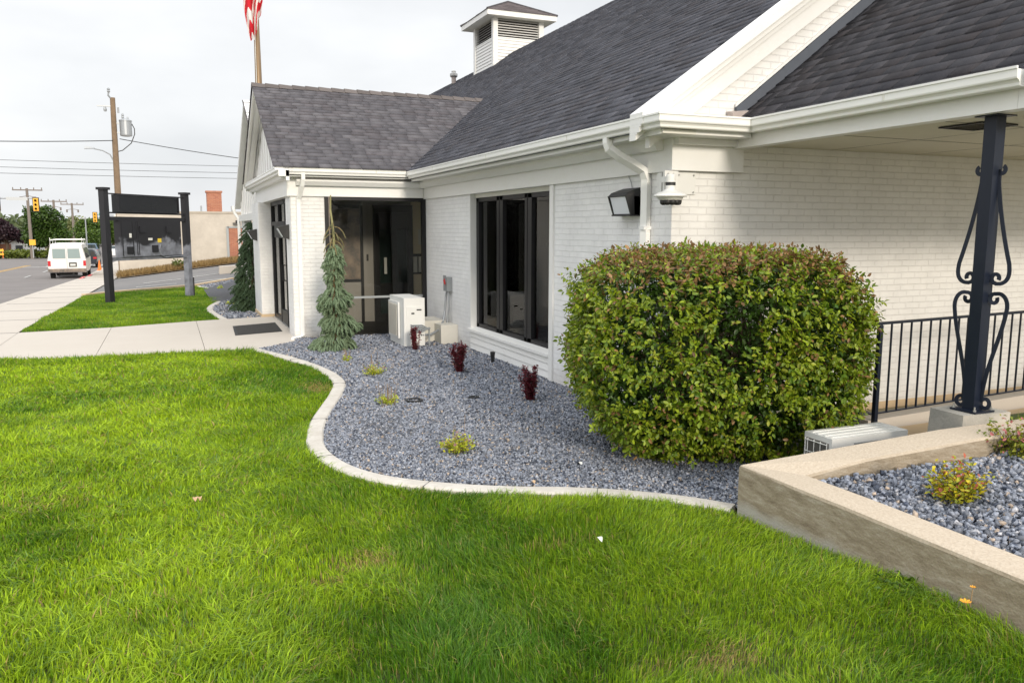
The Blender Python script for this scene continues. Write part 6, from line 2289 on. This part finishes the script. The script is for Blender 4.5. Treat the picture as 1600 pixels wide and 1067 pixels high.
def body_mesh(sections, bevel=.05):
    """sections along y: (y, halfwidth_bottom, halfwidth_belt, halfwidth_roof, z_bottom, z_belt, z_roof)"""
    bm = B(); rows = []
    for y, a, b, c, z0_, z1_, z2_ in sections:
        rows.append([bm.verts.new(p) for p in ((-a, y, z0_), (-b, y, (z0_ + z1_) / 2), (-b, y, z1_), (-c, y, z2_ - .06), (-c + .12, y, z2_), (c - .12, y, z2_), (c, y, z2_ - .06), (b, y, z1_), (b, y, (z0_ + z1_) / 2), (a, y, z0_))])
    for p, q in zip(rows, rows[1:]):
        for k in range(10):
            bm.faces.new((p[k], p[(k + 1) % 10], q[(k + 1) % 10], q[k]))
    bm.faces.new(rows[0]); bm.faces.new(rows[-1][::-1])
    return bm


vz = g1(-8, 49.5) - .115
van = thing('van', 'white work van with ladder rack parked at the kerb seen from behind', 'van', (-9.95, 47.4, vz), R(1.5))
bm = body_mesh([(0, .93, .99, .80, .42, 1.12, 2.02), (.12, .95, 1.0, .82, .38, 1.12, 2.08), (3.7, .95, 1.0, .82, .38, 1.12, 2.08), (4.3, .95, 1.0, .72, .38, 1.15, 1.95), (4.75, .95, 1.0, .93, .38, 1.15, 1.28), (5.4, .90, .95, .85, .42, 1.0, 1.12)])
body = obj('body', bm, 'van_white', van, local=True)
for sx_ in (-1, 1):
    bm = B(); x0, x1 = sorted((sx_ * .06, sx_ * .72))
    # rear glass leans with the door
    hexa(bm, [(x0, -.02, 1.22), (x1, -.02, 1.22), (x1, .02, 1.22), (x0, .02, 1.22), (x0 * 1.0, -.01, 1.78), (x1 * .93, -.01, 1.78), (x1 * .93, .03, 1.78), (x0, .03, 1.78)])
    obj('rear_window', bm, 'car_glass_light', body, local=True, bevel=.01)
    bm = B(); x0, x1 = sorted((sx_ * .84, sx_ * .985)); box(bm, x0, x1, -.03, .02, .78, 1.08); obj('tail_light', bm, 'tail_red', van, local=True, bevel=.01)
    bm = B(); x0, x1 = sorted((sx_ * 1.001, sx_ * 1.0)); 
    for y0_, y1_ in ((.45, 1.75), (1.95, 3.1), (3.3, 4.15)):
        hexa(bm, [(sx_ * 1.0, y0_, 1.2), (sx_ * .99, y0_, 1.2), (sx_ * .99, y1_, 1.2), (sx_ * 1.0, y1_, 1.2), (sx_ * .87, y0_, 1.80), (sx_ * .85, y0_, 1.80), (sx_ * .85, y1_, 1.80), (sx_ * .87, y1_, 1.80)])
    obj('side_window', bm, 'car_glass', body, local=True)
    wheel(van, sx_ * .84, .95); wheel(van, sx_ * .84, 4.45)
    bm = B(); tube(bm, [(sx_ * 1.0, 4.1, 1.25), (sx_ * 1.15, 4.1, 1.3)], .02, 5); box(bm, *sorted((sx_ * 1.05, sx_ * 1.28)), 4.05, 4.12, 1.2, 1.5); obj('mirror', bm, 'black_plastic', van, local=True)
bm = B(); box(bm, -.005, .005, -.006, .01, .60, 1.98); obj('door_seam', bm, 'black_plastic', body, local=True)
bm = B(); box(bm, .10, .50, -.018, -.001, .72, .98); obj('plate_recess', bm, 'black_plastic', body, local=True)
bm = B(); box(bm, .16, .44, -.024, -.019, .78, .90); obj('number_plate', bm, 'paper', body, local=True)
bm = B(); box(bm, -.98, .98, -.16, .12, .44, .62); obj('bumper', bm, 'bumper', van, local=True, bevel=.03)
bm = B(); tube(bm, [(-.5, .4, .3), (.5, .4, .3)], .08, 8); tube(bm, [(.3, -.05, .32), (.3, 1.2, .32)], .04, 7); obj('axle', bm, 'black_plastic', van, local=True)
bm = B()
for y in (.25, 1.9, 3.5):
    tube(bm, [(-.82, y, 2.02), (-.82, y, 2.30), (.82, y, 2.30), (.82, y, 2.02)], .02, 5)
for x in (-.82, .82):
    tube(bm, [(x, .15, 2.26), (x, 3.8, 2.26)], .02, 5)
    tube(bm, [(x, .25, 2.30), (x, .25, 2.42)], .02, 5)
obj('ladder_rack', bm, 'van_white', van, local=True)


def car(loc, rot, m, label, h=1.45, length=4.6, wide=.9, suv=False):
    t = thing('parked_car', label, 'car', loc, rot, 'cars down the street')
    r_ = .80 * wide / .9
    bl_, gl_ = (.95, h)
    if suv:
        secs = [(0, .80, .88, .66, .35, bl_, h - .06), (.15, .82, .9, .68, .3, bl_, h), (2.5, .82, .9, .68, .3, bl_, h), (3.3, .82, .9, .86, .3, bl_, bl_ + .10), (length, .74, .8, .7, .35, .75, .85)]
    else:
        secs = [(0, .80, .86, .80, .35, .85, .95), (.75, .82, .9, .84, .3, .9, .99), (1.3, .82, .9, .62, .3, .92, h - .04), (2.5, .82, .9, .62, .3, .92, h), (3.4, .82, .9, .84, .3, .92, .98), (length, .74, .8, .7, .35, .72, .80)]
    b = obj('body', body_mesh(secs), m, t, local=True)
    bm = B()
    if suv:
        hexa(bm, [(-.70, -.02, 1.02), (.70, -.02, 1.02), (.70, .02, 1.02), (-.70, .02, 1.02), (-.6, -.01, h - .12), (.6, -.01, h - .12), (.6, .03, h - .12), (-.6, .03, h - .12)])
    else:
        hexa(bm, [(-.72, .78, 1.01), (.72, .78, 1.01), (.72, .85, 1.01), (-.72, .85, 1.01), (-.56, 1.24, h - .06), (.56, 1.24, h - .06), (.56, 1.3, h - .06), (-.56, 1.3, h - .06)])
    obj('rear_window', bm, 'car_glass', b, local=True)
    bm = B()
    for s_ in (-1, 1):
        y0_, y1_ = (.5, 3.0) if suv else (1.2, 3.0)
        hexa(bm, [(s_ * .905, y0_ - .1, bl_ + .02), (s_ * .89, y0_ - .1, bl_ + .02), (s_ * .89, y1_ + .2, bl_ + .02), (s_ * .905, y1_ + .2, bl_ + .02), (s_ * .71, y0_ + .1, h - .1), (s_ * .68, y0_ + .1, h - .1), (s_ * .68, y1_ - .4, h - .1), (s_ * .71, y1_ - .4, h - .1)])
    obj('side_window', bm, 'car_glass', b, local=True)
    for s_ in (-1, 1):
        bm = B(); box(bm, *sorted((s_ * .62, s_ * .86)), -.025, .03, .72, .86); obj('tail_light', bm, 'tail_red', t, local=True)
        wheel(t, s_ * .78, .9, .33, .2); wheel(t, s_ * .78, length - .9, .33, .2)
    bm = B(); box(bm, -.2, .2, -.03, -.005, .62, .74); obj('number_plate', bm, 'paper', t, local=True)
    return t


car((-10.6, 66.0, g1(-8, 67) - .115), 0, 'car_dark', 'dark parked car just ahead of the white van', 1.5, suv=True)
car((-13.2, 104.0, g1(-8, 104) - .115), 0, 'car_blue', 'small blue grey car far down the street beyond the van', 1.6, suv=True)
car((-10.4, 95.0, g1(-8, 95) - .115), R(-25), 'car_white', 'white car down the street beyond the left sign post', 1.45)
t = thing('traffic_cone', 'orange traffic cone standing at the kerb ahead of the van', 'cone', (-9.15, 60.0, g1(-8, 60) - .1))
bm = B(); lathe(bm, [(.14, .03), (.03, .72), (.02, .75)], (0, 0, 0), 12); obj('cone', bm, 'orange', t, local=True, smooth=False)
bm = B(); box(bm, -.19, .19, -.19, .19, 0, .03); obj('base', bm, 'orange', t, local=True)


# ------------------------------------------------------------------ far trees, house, clutter
def tree(name, x, y, h, rx, ry, label, c0, c1, trunk_h=1.6, n=5200, leaf=.28, seed=0, lobes=9, rise=.0, group=None):
    r = np.random.default_rng(seed)
    random.seed(seed)
    z = g1(-8, y)
    t = thing(name, label, 'tree', (x, y, z), 0, group)
    bm = B()
    tube(bm, [(0, 0, -.2), (.05, 0, trunk_h), (0, .1, h * .75)], [.22, .17, .05], 8)
    cz = trunk_h * .75 + (h - trunk_h * .75) / 2
    hz = (h - trunk_h * .75) / 2
    Ps = []
    for k in range(lobes):
        a = r.uniform(0, 2 * math.pi); u = r.uniform(.15, .62); zz = r.uniform(-.55, .62)
        c = A_([math.cos(a) * u * rx, math.sin(a) * u * ry, cz + zz * hz])
        s = r.uniform(.38, .58)
        m = n // lobes
        d = r.normal(0, 1, (m, 3)); d /= np.linalg.norm(d, axis=1)[:, None]
        rad = 1 - np.abs(r.normal(0, .16, m))
        bump = 1 + .35 * (vnoise(d[:, 0] * 2 + k, d[:, 1] * 2 + d[:, 2] * 2, 1.6, seed + k) - .5)
        Ps.append(c + d * (rad * bump)[:, None] * A_([rx * s, ry * s, hz * s * 1.15]))
        tube(bm, [(0, 0, trunk_h * .9), tuple(c * A_([.5, .5, 1]) - A_([0, 0, hz * .25])), tuple(c)], [.10, .06, .02], 5)
    P = np.concatenate(Ps)
    P = P[P[:, 2] > trunk_h * .45]
    D = r.normal(0, 1, P.shape) + A_([0, 0, -.1])
    tt_ = r.random((len(P), 1))
    col = (A_(c0) + (A_(c1) - A_(c0)) * tt_) * r.uniform(.7, 1.25, (len(P), 1))
    obj('trunk', bm, 'bark', t, local=True)
    leaves('crown', P, D, leaf, col, parent=t, asp=.7)
    return t


G0, G1 = (.030, .070, .012), (.085, .150, .025)
tg = 'trees down the street'
tree('green_tree', -16.9, 100, 5.5, 2.4, 2.4, 'dense round green tree left of the white van', G0, G1, seed=1, n=7000, leaf=.30, group=tg)
tree('green_tree', -14.2, 118, 4.9, 2.9, 2.6, 'bright green tree behind the van roof', (.045, .10, .015), (.12, .19, .03), seed=2, n=6000, group=tg)
tree('green_tree', -11.6, 122, 4.7, 2.0, 2.4, 'lower green tree touching the left sign post', (.045, .10, .015), (.12, .19, .03), seed=3, n=5000, group=tg)
tree('willow', -8.6, 128, 4.3, 2.6, 2.4, 'pale yellow green tree seen under the black sign', (.12, .16, .04), (.24, .27, .08), seed=4, n=5000, group=tg)
tree('purple_tree', -22.4, 108, 4.3, 2.7, 2.4, 'dark purple leaved tree at the left of the street', (.022, .012, .018), (.055, .028, .036), seed=5, n=6000, group=tg)
tree('purple_tree', -25.6, 112, 3.8, 2.2, 2.4, 'dark low tree behind the red sign at the left edge', (.02, .03, .018), (.05, .06, .03), seed=6, n=4000, group=tg)
tree('willow', -29.5, 133, 7.2, 4.2, 2.4, 'pale green tree rising behind the purple tree', (.12, .16, .05), (.22, .25, .09), seed=7, n=4500, leaf=.4, group=tg)
tree('willow', -20.6, 160, 5.6, 3.0, 2.4, 'hazy yellow green tree between the two green street trees', (.16, .19, .07), (.27, .29, .12), seed=8, n=3000, leaf=.4, group=tg)

# continuous far greenery
n = 26000
hx = rng.uniform(-150, 60, n); hyy = rng.uniform(175, 200, n)
hh = (3.2 + 3.5 * fbm(hx, hyy * .2, .12, 91)) * rng.random(n) ** .7
P = np.stack([hx, hyy, g1(-8, 180) + hh], 1)
o = leaves('distant_trees', P, rng.normal(0, 1, (n, 3)), 1.1, (A_([.07, .10, .04]) + A_([.08, .09, .04]) * rng.random((n, 1))), asp=.7)
tag(o, 'continuous belt of far off greenery closing the street', 'trees', kind='stuff')

hz_ = g1(-8, 112)
hs = thing('small_house', 'small white house with grey roof and brown end beyond the crossing', 'house', (-24, 114, hz_))
bm = B(); box(bm, -24.4, -19.9, 114, 120, hz_ - .2, hz_ + 1.75); obj('wall', bm, 'house_white', hs)
bm = B(); box(bm, -24.4, -22.9, 113.93, 113.998, hz_ - .2, hz_ + 1.4); obj('brown_panel', bm, 'house_brown', hs)
bm = B(); prism(bm, [(-24.7, hz_ + 1.75), (-21.2, hz_ + 1.75), (-21.9, hz_ + 2.75), (-24.0, hz_ + 2.75)], 'Y', 113.7, 120.3); obj('roof', bm, 'house_roof', hs)
bm = B(); box(bm, -22.4, -21.6, 113.94, 113.998, hz_ + .5, hz_ + 1.2); obj('window', bm, 'car_glass', hs)
t = thing('roadside_sign_board', 'red and white sign board at the left edge of the street', 'sign', (-25.2, 100, g1(-8, 100)))
bm = B(); tube(bm, [(-.9, 0, 0), (-.9, 0, 3.6)], .08, 6); obj('post', bm, 'galv', t, local=True)
bm = B(); box(bm, -1.6, 1.7, -.08, .08, 2.9, 3.25); obj('red_panel', bm, 'sign_red', t, local=True)
bm = B(); box(bm, -1.6, 1.7, -.08, .08, 2.65, 2.89); obj('white_panel', bm, 'paper', t, local=True)
bm = B(); box(bm, -1.1, -.2, -.08, .08, .9, 2.3); obj('blue_panel', bm, 'car_blue', t, local=True)
z = g1(-8, 98)
for k, x in enumerate((-24.2, -23.2, -22.2, -21.4)):
    t = thing('barricade', ('leftmost orange barricade at the far street corner', 'second orange barricade from the left at the far corner', 'third orange barricade from the left at the far corner', 'rightmost orange barricade at the far corner')[k], 'barricade', (x, 96.5, g1(-8, 96.5)), 0, 'orange barricades at the far corner')
    bm = B(); box(bm, -.38, -.32, -.05, .05, 0, 1.05); box(bm, .32, .38, -.05, .05, 0, 1.05); obj('legs', bm, 'orange', t, local=True)
    bm = B(); box(bm, -.45, .45, -.07, -.051, .75, 1.0); box(bm, -.45, .45, -.07, -.051, .35, .55); obj('boards', bm, 'signal_yellow' if k % 2 else 'orange', t, local=True)
t = thing('signal_cabinet', 'small yellow box fixed beside the tallest power pole', 'box', (-18.2, 96.8, g1(-8, 96.8) + 1.1))
bm = B(); box(bm, -.3, .3, -.1, .1, .3, .9); obj('box', bm, 'signal_yellow', t, local=True)
bm = B(); tube(bm, [(0, .0, -1.1), (0, 0, .3)], .05, 6); obj('post', bm, 'galv', t, local=True)
# hedge beds by the far corner
n = 2600
P = np.stack([rng.uniform(-23, -14, n), rng.uniform(99, 101, n), g1(-8, 100) + .75 * rng.random(n)], 1)
o = leaves('far_hedge', P, rng.normal(0, 1, (n, 3)), .3, (A_([.09, .13, .02]) + A_([.10, .10, .02]) * rng.random((n, 1))), asp=.7)
tag(o, 'low yellow green hedge at the far street corner', 'hedge', kind='stuff')
